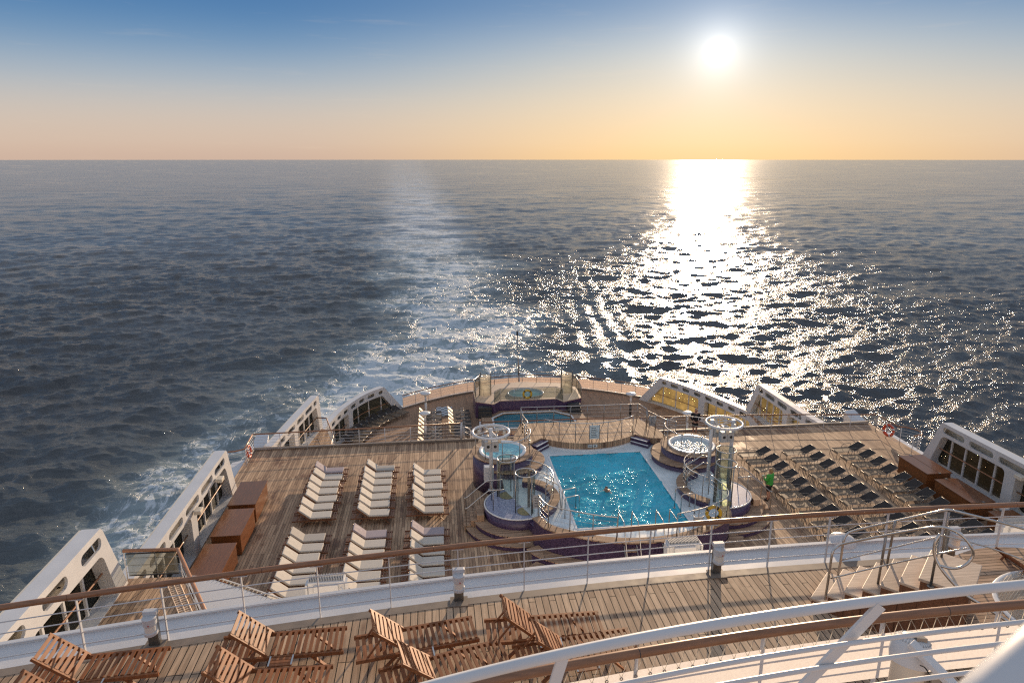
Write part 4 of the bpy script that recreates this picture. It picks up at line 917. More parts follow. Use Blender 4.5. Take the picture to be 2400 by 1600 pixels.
ring_mast((13.25, 28.72), [(12.75, 28.95), (13.75, 28.85)], 'white two-legged mast with a lamp ring behind the right showers', 4.02, .3)

# ------------------------------------------------------------------ teak bridge deck behind the pool
def build_bridge():
    t = thing('footbridge', 'raised teak walkway with bowed front edge behind the pool', 'walkway', (8, 35, 0))
    fr = [(p.x, p.y) for p in smooth_path([(5.4, 34.0, 0), (6.2, 33.45, 0), (7.1, 33.12, 0), (8, 33.02, 0), (8.9, 33.12, 0), (9.8, 33.45, 0), (10.6, 33.95, 0)], 4)]
    poly = fr + [(11.3, 33.35), (12.2, 33.2), (12.1, 34.4), (11.5, 36.2), (4.5, 36.2), (3.9, 34.4), (3.8, 33.2), (4.7, 33.35)]
    MB().prism(poly, .02, 1.05).build('base', 'purple_mosaic', t); MB().prism(poly, 1.05, 1.4).build('deck', 'deck_teak', t, bevel=.015)
    b = [(8 + (x - 8) * 1.0, y - .12) for x, y in fr]; MB().prism(fr + b[::-1], .99, 1.06).build('white_ledge', 'tub_shell', t)
    for x in (7.86, 8.14):
        p = MB().box(x - .12, x + .12, 32.985, 33.01, 1.17, 1.33).build('depth_plate', 'sign_plate', t)
    d = MB()
    for x in (7.8, 7.86, 7.92, 8.1, 8.16): d.box(x - .018, x + .018, 32.98, 32.986, 1.21, 1.29)
    d.build('depth_marking', 'dark_paint', t)
    f2 = [Vector((x, y + .12, 1.4)) for x, y in fr[1:-1]]; f2 = [Vector((5.75, 33.4 - .2, 1.4))][:0] + f2
    return t, f2
_, f2 = build_bridge()
railing('steel railing along the bowed front of the teak walkway', f2, 1.08, 'railing', 'bridge_railing', ('steel', 'dull_steel', 'steel'), (.026, .022, .008), (.2, .4, .6, .8), .85, 'railings of the teak walkway')
railing('steel railing along the straight back of the teak walkway', [Vector((4.5, 34.9, 1.4)), Vector((4.5, 35.9, 1.4)), Vector((11.3, 35.75, 1.4)), Vector((11.5, 34.9, 1.4))], 1.08, 'railing', 'bridge_railing', ('steel', 'dull_steel', 'steel'), (.026, .022, .008), (.2, .4, .6, .8), 1.0, 'railings of the teak walkway')
railing('short steel railing stepping from the walkway towards the right hot tub', [Vector((11.45, 34.6, 1.4)), Vector((12.05, 33.2, 1.4)), Vector((12.5, 32.95, 1.4))], 1.08, 'railing', 'bridge_railing', ('steel', 'dull_steel', 'steel'), (.026, .022, .008), (.2, .4, .6, .8), .8, 'railings of the teak walkway')
railing('short steel railing stepping from the walkway towards the left hot tub', [Vector((4.45, 34.8, 1.4)), Vector((4.6, 33.6, 1.4)), Vector((4.35, 33.1, 1.4))], 1.08, 'railing', 'bridge_railing', ('steel', 'dull_steel', 'steel'), (.026, .022, .008), (.2, .4, .6, .8), .8, 'railings of the teak walkway')
def sign(loc, w, h, label, mat='sign_plate', tilt=0., lines=6):
    t = thing('notice_board', label, 'sign', loc, 'notice boards on the pool railings')
    x, y, z = loc; MB().box(x - w / 2, x + w / 2, y - .012, y + .0, z, z + h).build('plate', mat, t)
    for s in (-1, 1): MB().tube([(x + s * (w / 2 + .02), y + .005, z - .25), (x + s * (w / 2 + .02), y + .005, z + h + .03)], .02, 8).build('post', 'dull_steel', t)
    m = MB()
    for k in range(lines): m.box(x - w * .36, x + w * (.36 - .12 * (k % 3)), y - .015, y - .012, z + h * (.14 + .75 * k / lines), z + h * (.14 + .75 * k / lines) + h * .035)
    m.build('lettering', 'dark_paint', t)
sign((8.1, 33.08, 1.62), .5, .78, 'grey notice board on the front railing of the teak walkway')
sign((4.0, 26.15, 1.55), .34, .62, 'small dark notice board by the left shower platform', 'grey_paint')
sign((10.15, 23.6, 1.75), .34, .42, 'small grey notice board on the right half of the near pool railing', 'grey_paint')
sign((11.75, 34.55, 1.6), .34, .6, 'notice board near the right hot tub railing', 'grey_paint')
def lifebuoy(c, R0, r, axis, label, mat='orange_plastic', tape='white_paint'):
    t = thing('lifebuoy', label, 'lifebuoy', c); rot = Vector((0, 0, 1)).rotation_difference(Vector(axis)).to_matrix().to_4x4()
    mb = MB().tube(circ((0, 0), R0, 32, 0), r, 10, True); mb.xform(rot); mb.build('ring', mat, t, world=False)
    for a in (45, 135, 225, 315):
        m = MB().tube([(R0 * math.cos(R(a + d)), R0 * math.sin(R(a + d)), 0) for d in (-8, 0, 8)], r * 1.06, 10); m.xform(rot); m.build('band', tape, t, world=False)
    m = MB().tube([(R0 * 1.28 * math.cos(R(a)) if a % 90 else R0 * 1.2 * math.cos(R(a)), R0 * 1.28 * math.sin(R(a)) if a % 90 else R0 * 1.2 * math.sin(R(a)), 0) for a in range(0, 360, 15)], .012, 5, True); m.xform(rot); m.build('grab_line', 'rope', t, world=False)
lifebuoy((-10.48, 35.9, .55), .31, .075, (1, 0, .1), 'orange lifebuoy hanging on the left railing by the pool deck corner')
lifebuoy((26.2, 34.8, .58), .31, .075, (-1, -.35, .1), 'orange lifebuoy hanging on the right railing by the pool deck corner')
lifebuoy((11.0, 24.12, 2.0), .27, .075, (-.25, -1, .05), 'yellow lifebuoy with black bands on the near pool railing', 'yellow_plastic', 'rubber')
lifebuoy((7.45, 54.85, -3.45), .34, .09, (0, -1, .05), 'yellow lifebuoy on the glass balustrade of the stern tub', 'yellow_plastic', 'rubber')

# ------------------------------------------------------------------ railings of the pool deck
def Z(pts, z=0.): return [Vector((x, y, z)) for x, y in pts]
BR = ('handrail_teak', 'white_paint', 'white_paint'); RB = (.04, .02, .009); B5 = (.17, .34, .51, .68, .84)
railing('teak topped railing along the aft edge of the pool deck, left of the hot tub', Z([(-10.5, 37.0), (-6, 37.15), (1.15, 37.4)]), 1.1, mats=BR, r=RB, bars=B5, step=1.55, group='railings round the pool deck')
railing('teak topped railing across the stern side of the teak walkway and on to the right', Z([(2.35, 37.4), (8, 37.3), (15, 37.0), (21, 36.6), (26.25, 36.0)]), 1.1, mats=BR, r=RB, bars=B5, step=1.6, group='railings round the pool deck')
railing('short corner railing carrying the left lifebuoy', Z([(-10.5, 37.0), (-10.42, 35.0), (-10.8, 34.75), (-11.2, 34.7)]), 1.1, mats=BR, r=RB, bars=B5, step=1., group='railings round the pool deck')
railing('corner railing carrying the right lifebuoy, curling outwards', [Vector(p) for p in smooth_path([(26.25, 36.0, 0), (26.22, 34.2, 0), (26.6, 33.95, 0), (26.95, 33.4, 0), (26.8, 32.85, 0), (26.2, 32.7, 0)], 3)], 1.1, mats=BR, r=RB, bars=B5, step=1., group='railings round the pool deck')
t = thing('kerb', 'dark wooden kerb along the aft edge of the pool deck', 'kerb', (8, 37.3, 0)); MB().box(-10.6, 26.6, 37.22, 37.38, .004, .15).build('kerb_plank', 'gutter_wood', t, bevel=.015)
for x, nm in ((1.2, 'left'), (2.3, 'right')):
    t = thing('gate_post', 'thick white gate post at the %s side of the gap in the aft railing' % nm, 'post', (x, 37.4, 0)); MB().tube([(x, 37.4, 0), (x, 37.4, 1.2)], .055, 12).build('shaft', 'white_paint', t); MB().cyl((x, 37.4), .07, 1.2, 1.27, 14).build('cap', 'handrail_teak', t); MB().box(x - .12, x + .12, 37.28, 37.52, 0.005, .05).build('foot', 'dark_paint', t)
railing('white curved railing of the stairs going down aft of the left hot tub', [Vector(p) for p in smooth_path([(1.35, 37.7, -.3), (1.7, 38.0, -.6), (2.0, 39.5, -1.6), (2.1, 41.0, -2.6)], 3)], 1.05, mats=('white_paint',) * 3, r=(.03, .02, .012), bars=(.35, .7), step=.8, group='railings round the pool deck')
railing('teak topped railing of the left triangular side deck', Z([(-7.05, 38.0), (-7.07, 43.0), (-8.03, 46.45), (-8.75, 46.6)], -2.75), 1.05, mats=BR, r=RB, bars=B5, step=1.2, group='railings of the side decks')
railing('teak topped railing of the right side deck near the person in black', Z([(23.05, 38.0), (23.1, 43.1), (23.6, 46.7), (24.3, 47.3)], -2.75), 1.05, mats=BR, r=RB, bars=B5, step=1.2, group='railings of the side decks')

# ------------------------------------------------------------------ stern rail and stern pools
def build_stern():
    xs = [-3.3 + 22.6 * i / 46 for i in range(47)]; P = [Vector((x, stern_y(x) - .12, -5.5)) for x in xs]
    t = railing('curved stern railing with beige screen panels round the aft end', P, 1.22, 'railing', 'stern_railing', ('handrail_teak', 'grey_paint', 'grey_paint'), (.045, .02, .008), (.2, .4, .6, .8), 1.35)
    sc = MB(); a = [(x, stern_y(x) - .02) for x in xs]; n = len(a)
    sc.add([(x, y, z) for x, y in a for z in (-5.38, -4.52)], [(2 * i, 2 * i + 2, 2 * i + 3, 2 * i + 1) for i in range(n - 1)]); o = sc.build('screen', 'beige_screen', t); s = o.modifiers.new('thick', 'SOLIDIFY'); s.thickness = .02
    k = [(x, stern_y(x) - .3) for x in xs]; MB().prism(a + k[::-1], -5.49, -5.4).build('waterway_kerb', 'white_paint', t)
    k2 = [(x, stern_y(x) - .46) for x in xs]; MB().prism(k + k2[::-1], -5.49, -5.36).build('kerb_plank', 'gutter_wood', t)
build_stern()
def build_stern_pool():
    t = thing('stern_pool', 'raised purple walled pool terrace with an oval tub at the stern', 'pool', (7.6, 55.5, -5.5))
    up = [(3.0, 55.0), (2.95, 57.8), (3.6, 59.2), (7.6, 59.9), (11.6, 59.0), (12.3, 57.6), (12.2, 55.0), (10.5, 54.2), (10.0, 55.0), (5.1, 55.0), (4.5, 54.2)]
    MB().prism(up, -5.49, -4.06).build('terrace_wall', 'purple_mosaic', t); MB().prism(up, -4.06, -4.0).build('terrace_deck', 'pale_teak', t)
    lo = [(3.4, 50.3), (3.4, 54.3), (4.6, 54.9), (10.4, 54.9), (12, 54.0), (12.2, 50.3)]; w = [(4.3, 50.9), (4.3, 53.3), (5.3, 54.35), (9.7, 54.35), (10.95, 53.2), (11.1, 50.9)]
    MB().prism(lo, -5.49, -5.2).build('lower_wall', 'purple_mosaic', t)
    o = MB(); n = len(w)
    for i in range(n):
        a, b, c, d = lo[i], lo[(i + 1) % n], w[(i + 1) % n], w[i]; o.prism([a, b, c, d], -5.2, -4.9)
    o.build('lower_deck', 'bench_teak', t)
    MB().prism([(8 + (x - 8) * .97 - .0, 52.6 + (y - 52.6) * .97) for x, y in w], -5.2, -5.02).build('plunge_water', 'plunge_water_surface', t)
    e = MB()
    for i in range(n): e.bar((*w[i], -4.89), (*w[(i + 1) % n], -4.89), .14, .05)
    e.build('white_edge', 'tub_shell', t)
    el = lambda k, z: [(7.5 + 1.5 * k * math.cos(2 * math.pi * i / 48), 56.55 + 1.15 * k * math.sin(2 * math.pi * i / 48), z) for i in range(48)]
    MB().tube(el(1.04, -3.96), .08, 8, True).build('tub_rim', 'tub_shell', t)
    m = MB(); m.add(el(1.02, -3.97), [tuple(range(48))]); m.build('tub_water', 'tub_water_surface', t)
    # stairs at both sides
    for s, x in ((1, 3.75), (-1, 11.4)):
        for k in range(5): MB().box(x - .55, x + .55, 53.0 + k * .26, 53.3 + k * .26 + (.2 if k == 4 else 0), -5.48, -5.2 + k * .24).build('stair_step', 'dark_paint', t)
build_stern_pool()
def glass_balustrade(label, pts, z, h):
    P = [Vector((x, y, z)) for x, y in pts]; t = thing('glass_balustrade', label, 'balustrade', tuple(P[0]), 'glass balustrades at the stern tub')
    MB().tube([p + Vector((0, 0, h)) for p in P], .028, 8).build('handrail', 'dull_steel', t)
    for a, b in zip(P[:-1], P[1:]):
        k = max(1, round((b - a).length / 1.25))
        for i in range(k):
            q0 = a.lerp(b, (i + .03) / k); q1 = a.lerp(b, (i + .97) / k); u = Vector((0, 0, 1))
            MB().bar((q0 + q1) / 2 + u * .06, (q0 + q1) / 2 + u * (h - .06), (q1 - q0).length, .015, (-(q1 - q0).cross(u)).normalized()).build('glass_panel', 'rail_glass', t)
            MB().tube([a.lerp(b, i / k), a.lerp(b, i / k) + u * h], .02, 6).build('post', 'dull_steel', t)
    MB().tube([P[-1], P[-1] + Vector((0, 0, h))], .02, 6).build('post', 'dull_steel', t)
glass_balustrade('glass balustrade across the front of the stern tub', [(4.55, 54.35), (5.15, 55.08), (9.95, 55.08), (10.45, 54.35)], -4.0, 1.05)
glass_balustrade('glass balustrade at the left side of the stern tub terrace', [(3.05, 54.9), (3.02, 57.7), (3.65, 59.1)], -4.0, 1.05)
glass_balustrade('glass balustrade at the right side of the stern tub terrace', [(12.15, 54.9), (12.25, 57.5), (11.55, 58.9)], -4.0, 1.05)
railing('thin dark railing at the back of the stern tub terrace facing the sea', Z([(3.7, 59.0), (7.6, 59.75), (11.5, 58.9)], -4.0), 1.05, mats=('dull_steel', 'dull_steel', 'dull_steel'), r=(.028, .02, .008), bars=(.33, .66), step=1.25)
def glass_booth(c, label):
    t = thing('glass_booth', label, 'shower', (*c, -4.0), 'frosted glass shower booths at the stern tub')
    MB().lathe(c, [(.5, -3.95), (.5, -2.3)], 24, R(-160), R(130)).build('glass', 'frosted_glass', t); MB().tube(circ(c, .5, 24, -2.75), .02, 6, True).build('ring', 'dull_steel', t)
    for a in (-160, -20, 130): MB().tube([(c[0] + .53 * math.cos(R(a)), c[1] + .53 * math.sin(R(a)), z) for z in (-4.0, -2.05)], .035, 8).build('post', 'dark_paint', t)
glass_booth((3.95, 56.7), 'frosted glass shower booth at the left of the stern tub'); glass_booth((11.15, 56.6), 'frosted glass shower booth at the right of the stern tub')
t = thing('flagstaff', 'thin grey flagstaff with a black lamp on top at the stern rail', 'flagstaff', (7.7, 62.45, -5.5))
MB().tube([(7.7, 62.45, -5.5), (7.62, 62.5, -3.8), (7.48, 62.5, -.2)], [.09, .07, .05], 8).build('pole', 'dull_steel', t); MB().cyl((7.48, 62.5), .09, -.2, .2, 10).build('lamp', 'dark_paint', t); MB().bar((7.75, 62.0, -5.45), (7.63, 62.45, -4.2), .05, .05).build('stay', 'white_paint', t)
def mushroom(c, z, h, label, low='white_paint'):
    t = thing('deck_lamp', label, 'lamp', (*c, z), 'white saucer topped deck lamps on the stern deck')
    MB().tube([(*c, z), (*c, z + h * .58)], .1, 12).build('lower_pole', low, t); MB().tube([(*c, z + h * .58), (*c, z + h - .3)], .085, 12).build('upper_pole', 'white_paint', t)
    MB().lathe(c, [(.085, z + h - .32), (.2, z + h - .2), (.16, z + h - .1)], 20).build('lamp_glass', 'lamp_glass', t)
    MB().lathe(c, [(.16, z + h - .12), (.44, z + h - .06), (.45, z + h - .02), (.3, z + h + .05), (.001, z + h + .08)], 28).build('saucer', 'white_paint', t)
mushroom((-1.23, 55.85), -5.5, 2.15, 'white lamp post with a saucer top near the stern windscreen'); mushroom((-1.23, 51.1), -5.5, 2.15, 'white lamp post with a saucer top just beyond the pool deck railing')
mushroom((16.2, 53.6), -5.5, 2.2, 'lamp post with black lower half and white saucer top, right of the stern pool', 'dark_paint')
mushroom((19.6, 49.2), -5.5, 2.0, 'white saucer lamp seen over the railing near the right hot tub')
def chess():
    t = NT('chess_squares'); v = t.coords(); ck = t.new('ShaderNodeTexChecker'); ck.inputs['Scale'].default_value = 3.3; ck.inputs[1].default_value = (.55, .62, .68, 1); ck.inputs[2].default_value = (.10, .11, .12, 1); t.link(v, ck.inputs[0]); t.col(ck.outputs[0]); t.rough(.5)
    th = thing('chess_board', 'giant grey and white chess board laid on the stern deck', 'board game', (.35, 56.85, -5.5)); MB().box(-.35, 1.05, 55.75, 57.95, -5.495, -5.46).build('board', 'chess_squares', th)
chess()
# ------------------------------------------------------------------ upper deck railing, bollard lamps, floodlights
def yn(x): return 11.31 - .0059 * (x - CX) ** 2
def build_upper_rail():
    xs = [-9.2 + 26 * i / 60 for i in range(61)]; P = [Vector((x, yn(x) + .02, 8.19)) for x in xs]
    t = thing('upper_railing', 'long white railing with a teak handrail along the edge of the upper deck', 'railing', (2, 11.2, 8.2))
    MB().tube([p + Vector((0, .02, 1.06)) for p in P], .05, 14).build('handrail', 'handrail_teak', t)
    for z in (.17, .39, .60, .80): MB().tube([p + Vector((0, .02, z)) for p in P], .011, 6).build('rail_bar', 'white_paint', t)
    x = .24 - 1.225 * 7
    while x < 16:
        y = yn(x) + .03; m = MB(); m.bar((x, y, 8.17), (x, y + .01, 9.2), .05, .016, (1, 0, 0)); m.box(x - .11, x + .11, y - .02, y + .03, 9.19, 9.205); m.build('post', 'white_paint', t)
        x += 1.225
    j = MB()
    for x in (-6.0, -3.1, -.2, 2.6, 5.5, 8.5, 11.5): j.tube([(x, yn(x) + .04, 9.25), (x + .012, yn(x + .012) + .04, 9.25)], .0508, 14)
    j.build('joint', 'frame_teak', t)
build_upper_rail()
def bollard(x, label, y=None):
    y = yn(x) - .10 if y is None else y
    t = thing('bollard_lamp', label, 'lamp', (x, y, 8.2), 'bollard lamps along the upper deck railing')
    MB().box(x - .085, x + .085, y - .02, y + .09, 8.2, 8.86).build('bracket', 'dull_steel', t, bevel=.008)
    MB().box(x - .16, x + .16, y - .16, y + .12, 8.202, 8.225).build('foot_plate', 'gutter_wood', t)
    def dprof(r, z0, z1, n=14):
        p = [(x - r, y + .0), ] + [(x + r * math.cos(R(a)), y - .06 + r * math.sin(R(a))) for a in [180 + 180 * i / n for i in range(n + 1)]] + [(x + r, y + .0)]; return MB().prism(p, z0, z1)
    dprof(.105, 8.66, 8.80).build('hood', 'white_paint', t, bevel=.012); dprof(.088, 8.54, 8.66).build('lens', 'lamp_glass', t)
    dprof(.105, 8.48, 8.54).build('collar', 'white_paint', t, bevel=.01); MB().box(x - .11, x + .11, y - .03, y + .07, 8.80, 8.875).build('cap', 'white_paint', t, bevel=.01)
    MB().sphere((x + .02, y - .166, 8.70), .012).build('sensor', 'red_plastic', t)
bollard(-4.82, 'white bollard lamp at the far left, behind the bare teak lounger'); bollard(.24, 'white bollard lamp in front of the cream lounger row nearest the pool')
bollard(5.25, 'white bollard lamp below the right half of the pool, left of the stairs'); bollard(10.18, 'white bollard lamp seen through the loop of the steel stair rail')
def floodlight(x, label, w=.74):
    y = yn(x) + 1.75; z = 7.42; x *= 1.115
    t = thing('floodlight', label, 'floodlight', (x, y, z), 'white floodlights outside the upper railing')
    MB().box(x - w / 2, x + w / 2, y, y + .26, z + .02, z + .30).build('housing', 'white_paint', t, bevel=.02)
    m = MB()
    for i in range(22): xx = x - w * .46 + w * .92 * i / 21; m.box(xx - .005, xx + .005, y + .03, y + .24, z + .30, z + .35)
    m.build('cooling_fins', 'grey_paint', t)
    MB().box(x - w * .33, x + w * .33, y - .05, y - .0, z + .08, z + .25).build('gear_box', 'white_paint', t, bevel=.012)
    for s in (-1, 1): MB().box(x + s * w * .53 - .02, x + s * w * .53 + .02, y - .02, y + .2, z - .1, z + .26).build('bracket', 'white_paint', t)
    MB().tube(smooth_path([(x + w * .4, y - .05, z + .2), (x + w * .5, y - .12, z + .12), (x + w * .42, y - .1, z + .02), (x + w * .3, y - .03, z - .02)], 4), .015, 6).build('cable', 'white_paint', t)
floodlight(-2.16, 'white floodlight with cooling fins in front of the cream loungers'); floodlight(4.78, 'white floodlight below the near pool rim'); floodlight(12.05, 'white floodlight at the right edge beyond the stairs')
t = thing('dome', 'small white dome outside the upper railing left of the stairs', 'dome', (8.37, 12.0, 8.1)); MB().lathe((8.37, 12.02), [(.30, 8.0), (.30, 8.16), (.24, 8.27), (.12, 8.33), (.001, 8.345)], 24).build('cover', 'white_paint', t); MB().cyl((8.37, 12.02), .33, 7.9, 8.02, 24).build('base_ring', 'grey_paint', t)
# ------------------------------------------------------------------ little balcony on the left: railing, glass, white awning
t = railing('teak topped railing round the little balcony deck by the nearest windscreen', Z([(-10.3, 20.8), (-8.58, 20.7), (-6.67, 17.3), (-6.02, 15.2), (-6.0, 12.2)], 2.75), 1.05, mats=('handrail_teak', 'white_paint', 'grey_paint'), r=(.06, .022, .01), bars=(.25, .5, .75), step=.95)
MB().bar((-9.42, 20.72, 2.95), (-9.42, 20.72, 3.7), 1.55, .012, (0, 1, 0)).build('glass_panel', 'rail_glass', t)
for z in (2.93, 3.72): MB().bar((-10.2, 20.74, z), (-8.64, 20.7, z), .035, .035).build('panel_bar', 'dark_paint', t)
t = thing('deck_grating', 'slotted wooden grating strip along the balcony railing', 'grating', (-6.6, 16, 2.75)); m = MB()
pts = resample([Vector((-8.75, 20.4, 2.77)), Vector((-6.98, 17.3, 2.77)), Vector((-6.32, 15.2, 2.77)), Vector((-6.3, 12.4, 2.77))], .12)
for i in range(len(pts) - 1):
    d = (pts[i + 1] - pts[i]).normalized(); n = Vector((d.y, -d.x, 0)); m.bar(pts[i] - n * .17, pts[i] + n * .17, .055, .03)
for o in (-.17, 0, .17): m.tube([p + Vector((o, o * .3, .004)) for p in pts], .022, 4)
m.build('bars', 'pale_teak', t)
t = thing('awning', 'white canvas awning with a laced edge beside the little balcony', 'awning', (-6.2, 18, 2.75))
aw = [(-8.4, 20.62), (-7.5, 20.45), (-6.3, 19.75), (-4.9, 18.9), (-3.2, 17.6), (-3.2, 11.9), (-5.9, 11.9), (-5.92, 15.2), (-6.55, 17.35)]
MB().prism(aw, 2.74, 2.77).build('canvas_sheet', 'awning_canvas', t)
ed = resample([Vector((x, y, 2.775)) for x, y in aw[:5]], .16); m = MB()
for i, p in enumerate(ed[:-1]): m.tube([p + Vector((-.03, -.06, .0)), p + Vector((.05, .1, .0))], .012, 5)
m.tube([p + Vector((.05, .1, 0)) for p in ed], .014, 5); m.build('lacing', 'rope', t)
MB().tube([p + Vector((.06, .14, -.03)) for p in ed], .03, 8).build('edge_rail', 'white_paint', t)

# ------------------------------------------------------------------ stairs and netted tub on the upper deck, right
def build_stairs():
    t = thing('staircase', 'short teak staircase with pale treads climbing to the right on the upper deck', 'stairs', (7, 9.8, 8.2))
    d = Vector((.69, -.72, 0)); w = Vector((.72, .69, 0)); o = Vector((6.52, 10.02, 8.2))
    for k in range(6):
        a = o + d * (.262 * k); z = 8.2 + .18 * (k + 1); q = [a, a + d * .30, a + d * .30 + w * 1.04, a + w * 1.04]
        MB().prism([(p.x, p.y) for p in q], z - .045, z).build('tread', 'pale_teak', t, bevel=.008)
        q = [a + d * .02 + w * .02, a + d * .30 + w * .02, a + d * .30 + w * 1.02, a + d * .02 + w * 1.02]; MB().prism([(p.x, p.y) for p in q], 8.203, z - .046).build('riser', 'frame_teak', t)
    top = o + d * (.262 * 6); zt = 8.2 + .18 * 7
    pl = [top, top + d * .75, top + d * .75 + w * 1.1, top + w * 1.1]; MB().prism([(p.x, p.y) for p in pl], zt - .05, zt).build('landing', 'pale_teak', t, bevel=.01)
    pl = [top + d * .03 + w * .02, top + d * .7 + w * .02, top + d * .7 + w * .9, top + d * .03 + w * .9]; MB().prism([(p.x, p.y) for p in pl], 8.204, zt - .051).build('landing_base', 'frame_teak', t)
    zr = lambda f: 9.42 + 1.12 * f
    K = lambda x, y: (1850 + x / 4.276, 1170 + y / 4.276)
    def rail(pts, label=None, r=.022):
        return MB().tube(smooth_path([at(*K(x, y), z) for x, y, z in pts], 6), r, 10).build('handrail', 'steel', t)
    rail([(360, 1000, 8.42), (400, 740, 8.95), (430, 540, 9.33), (470, 480, 9.42), (540, 445, 9.5), (900, 370, 9.95), (1250, 305, 10.33), (1480, 275, 10.52), (1620, 300, 10.50), (1740, 370, 10.42), (1820, 470, 10.3), (1840, 560, 10.15), (1770, 650, 10.0), (1650, 690, 9.92), (1520, 665, 9.9)])
    rail([(480, 810, 8.42), (515, 600, 8.9), (540, 430, 9.28), (575, 350, 9.42), (660, 310, 9.52), (1000, 230, 9.93), (1350, 150, 10.28), (1560, 105, 10.45), (1640, 110, 10.45), (1720, 130, 10.42), (2100, 225, 10.1), (2352, 295, 9.9), (2600, 370, 9.7)])
    rail([(1510, 345, 10.3), (1470, 410, 10.2), (1450, 500, 10.05), (1470, 600, 9.9), (1550, 730, 9.75), (1660, 855, 9.6), (1780, 965, 9.5), (1900, 1040, 9.4), (2080, 1150, 9.3), (2300, 1290, 9.2)], r=.024)
    rail([(415, 790, 8.87), (900, 672, 9.4), (1430, 555, 9.95), (1820, 478, 10.2)], r=.013)
    rail([(530, 605, 8.95), (1000, 490, 9.42), (1500, 372, 9.9), (1600, 372, 9.95), (2000, 480, 9.65), (2352, 605, 9.4)], r=.013)
    for x, y, z, x2, y2, z2 in ((875, 910, 8.75, 970, 370, 10.0), (965, 720, 8.75, 1060, 225, 10.0), (1520, 600, 9.4, 1600, 120, 10.44), (1415, 870, 9.4, 1510, 345, 10.3), (1650, 1180, 8.25, 1690, 965, 8.8)):
        a = at(*K(x, y), z); b = at(*K(x2, y2), z2); MB().tube([a, b], .021, 10).build('post', 'dull_steel', t)
        MB().cyl((a.x, a.y), .055, a.z - .005, a.z + .02, 14).build('foot_plate', 'dull_steel', t)
build_stairs()
def build_net_tub():
    c = (10.45, 8.5)
    t = thing('netted_tub', 'pale blue tub covered with a net inside a curved teak surround, right edge', 'hot tub', (*c, 8.2))
    MB().cyl(c, 2.05, 8.203, 8.72, 56).build('surround', 'pale_teak', t); MB().lathe(c, [(1.32, 8.72), (2.1, 8.72), (2.1, 8.77), (1.32, 8.77), (1.32, 8.6)], 56, smooth=False).build('teak_ring', 'bench_teak', t)
    MB().lathe(c, [(1.34, 8.775), (1.3, 8.80), (1.24, 8.77), (1.2, 8.6)], 48).build('shell', 'tub_shell', t)
    MB().cyl(c, 1.235, 8.6, 8.70, 48).build('water', 'tub_water_surface', t)
    m = MB(); n = 30
    for i in range(-n, n + 1):
        u = 1.26 * i / n; h = math.sqrt(max(0, 1.26 ** 2 - u * u))
        if h < .05: continue
        for a in (R(35), R(125)):
            p = lambda v: (c[0] + u * math.cos(a) - v * math.sin(a), c[1] + u * math.sin(a) + v * math.cos(a), 8.80); m.tube([p(-h), p(h)], .0035, 4)
    m.build('net', 'rope', t)
build_net_tub()
# ------------------------------------------------------------------ lower balcony: teak rail, canvas screen, horn
def build_near_rail():
    H_ = lambda x, y: (1050 + x / 3.92, 1200 + y / 3.92); K_ = lambda x, y: (1600 + x / 2.94, 1150 + y / 2.94)
    pts = [(at(*H_(500, 1527), 11.6)), at(*H_(1200, 1380), 11.6), at(*H_(1750, 1290), 11.6), at(*H_(2340, 1200), 11.6), at(*K_(1200, 890), 11.6), at(*K_(2000, 808), 11.6), at(*K_(2350, 780), 11.6)]
    co = np.polyfit([p.x for p in pts], [p.y for p in pts], 2); f = lambda x: float(np.polyval(co, x))
    xs = [-1.6 + 10.0 * i / 50 for i in range(51)]
    t = thing('balcony_railing', 'near teak handrail on white posts with white canvas laced below it', 'railing', (2.5, f(2.5), 10.35))
    MB().tube([(x, f(x), 11.6) for x in xs], .046, 16).build('handrail', 'handrail_teak', t)
    j = MB(); 
    for x in (1.75, 5.02): j.tube([(x, f(x), 11.6), (x + .008, f(x + .008), 11.6)], .0468, 16)
    j.build('joint', 'dark_paint', t)
    for x in [.45 + 1.3 * k for k in range(-1, 7)]: MB().bar((x, f(x) + .05, 10.35), (x, f(x) + .03, 11.57), .05, .016, (1, 0, 0)).build('post', 'white_paint', t)
    for z in (10.75, 11.05, 11.3): MB().tube([(x, f(x) + .05, z) for x in xs], .011, 6).build('rail_bar', 'white_paint', t)
    g = MB(); n = len(xs); g.add([(x, f(x) - .03 + (.0 if z > 11.3 else -.02), z) for x in xs for z in (11.44, 11.15, 10.93)], [(3 * i + k, 3 * i + 3 + k, 3 * i + 4 + k, 3 * i + 1 + k) for i in range(n - 1) for k in (0, 1)], True)
    g.build('canvas_screen', 'canvas', t)
    e = [x for x in np.arange(-1.4, 8.2, .142)]; lace = []; m = MB()
    for i, x in enumerate(e): lace += [(x, f(x) - .045, 11.40), (x + .071, f(x + .071) + .0, 11.535)]
    MB().tube(lace, .0045, 5).build('lacing', 'rope', t); MB().tube([(x, f(x) + .01, 11.535) for x in xs], .005, 5).build('jackstay', 'rope', t)
    for x in e: m.tube([(x + .014 * math.cos(a), f(x) - .047, 11.39 + .014 * math.sin(a)) for a in np.linspace(0, 2 * math.pi, 9)[:-1]], .005, 5, True)
    m.build('eyelets', 'dull_steel', t)
    return f
f_near = build_near_rail()
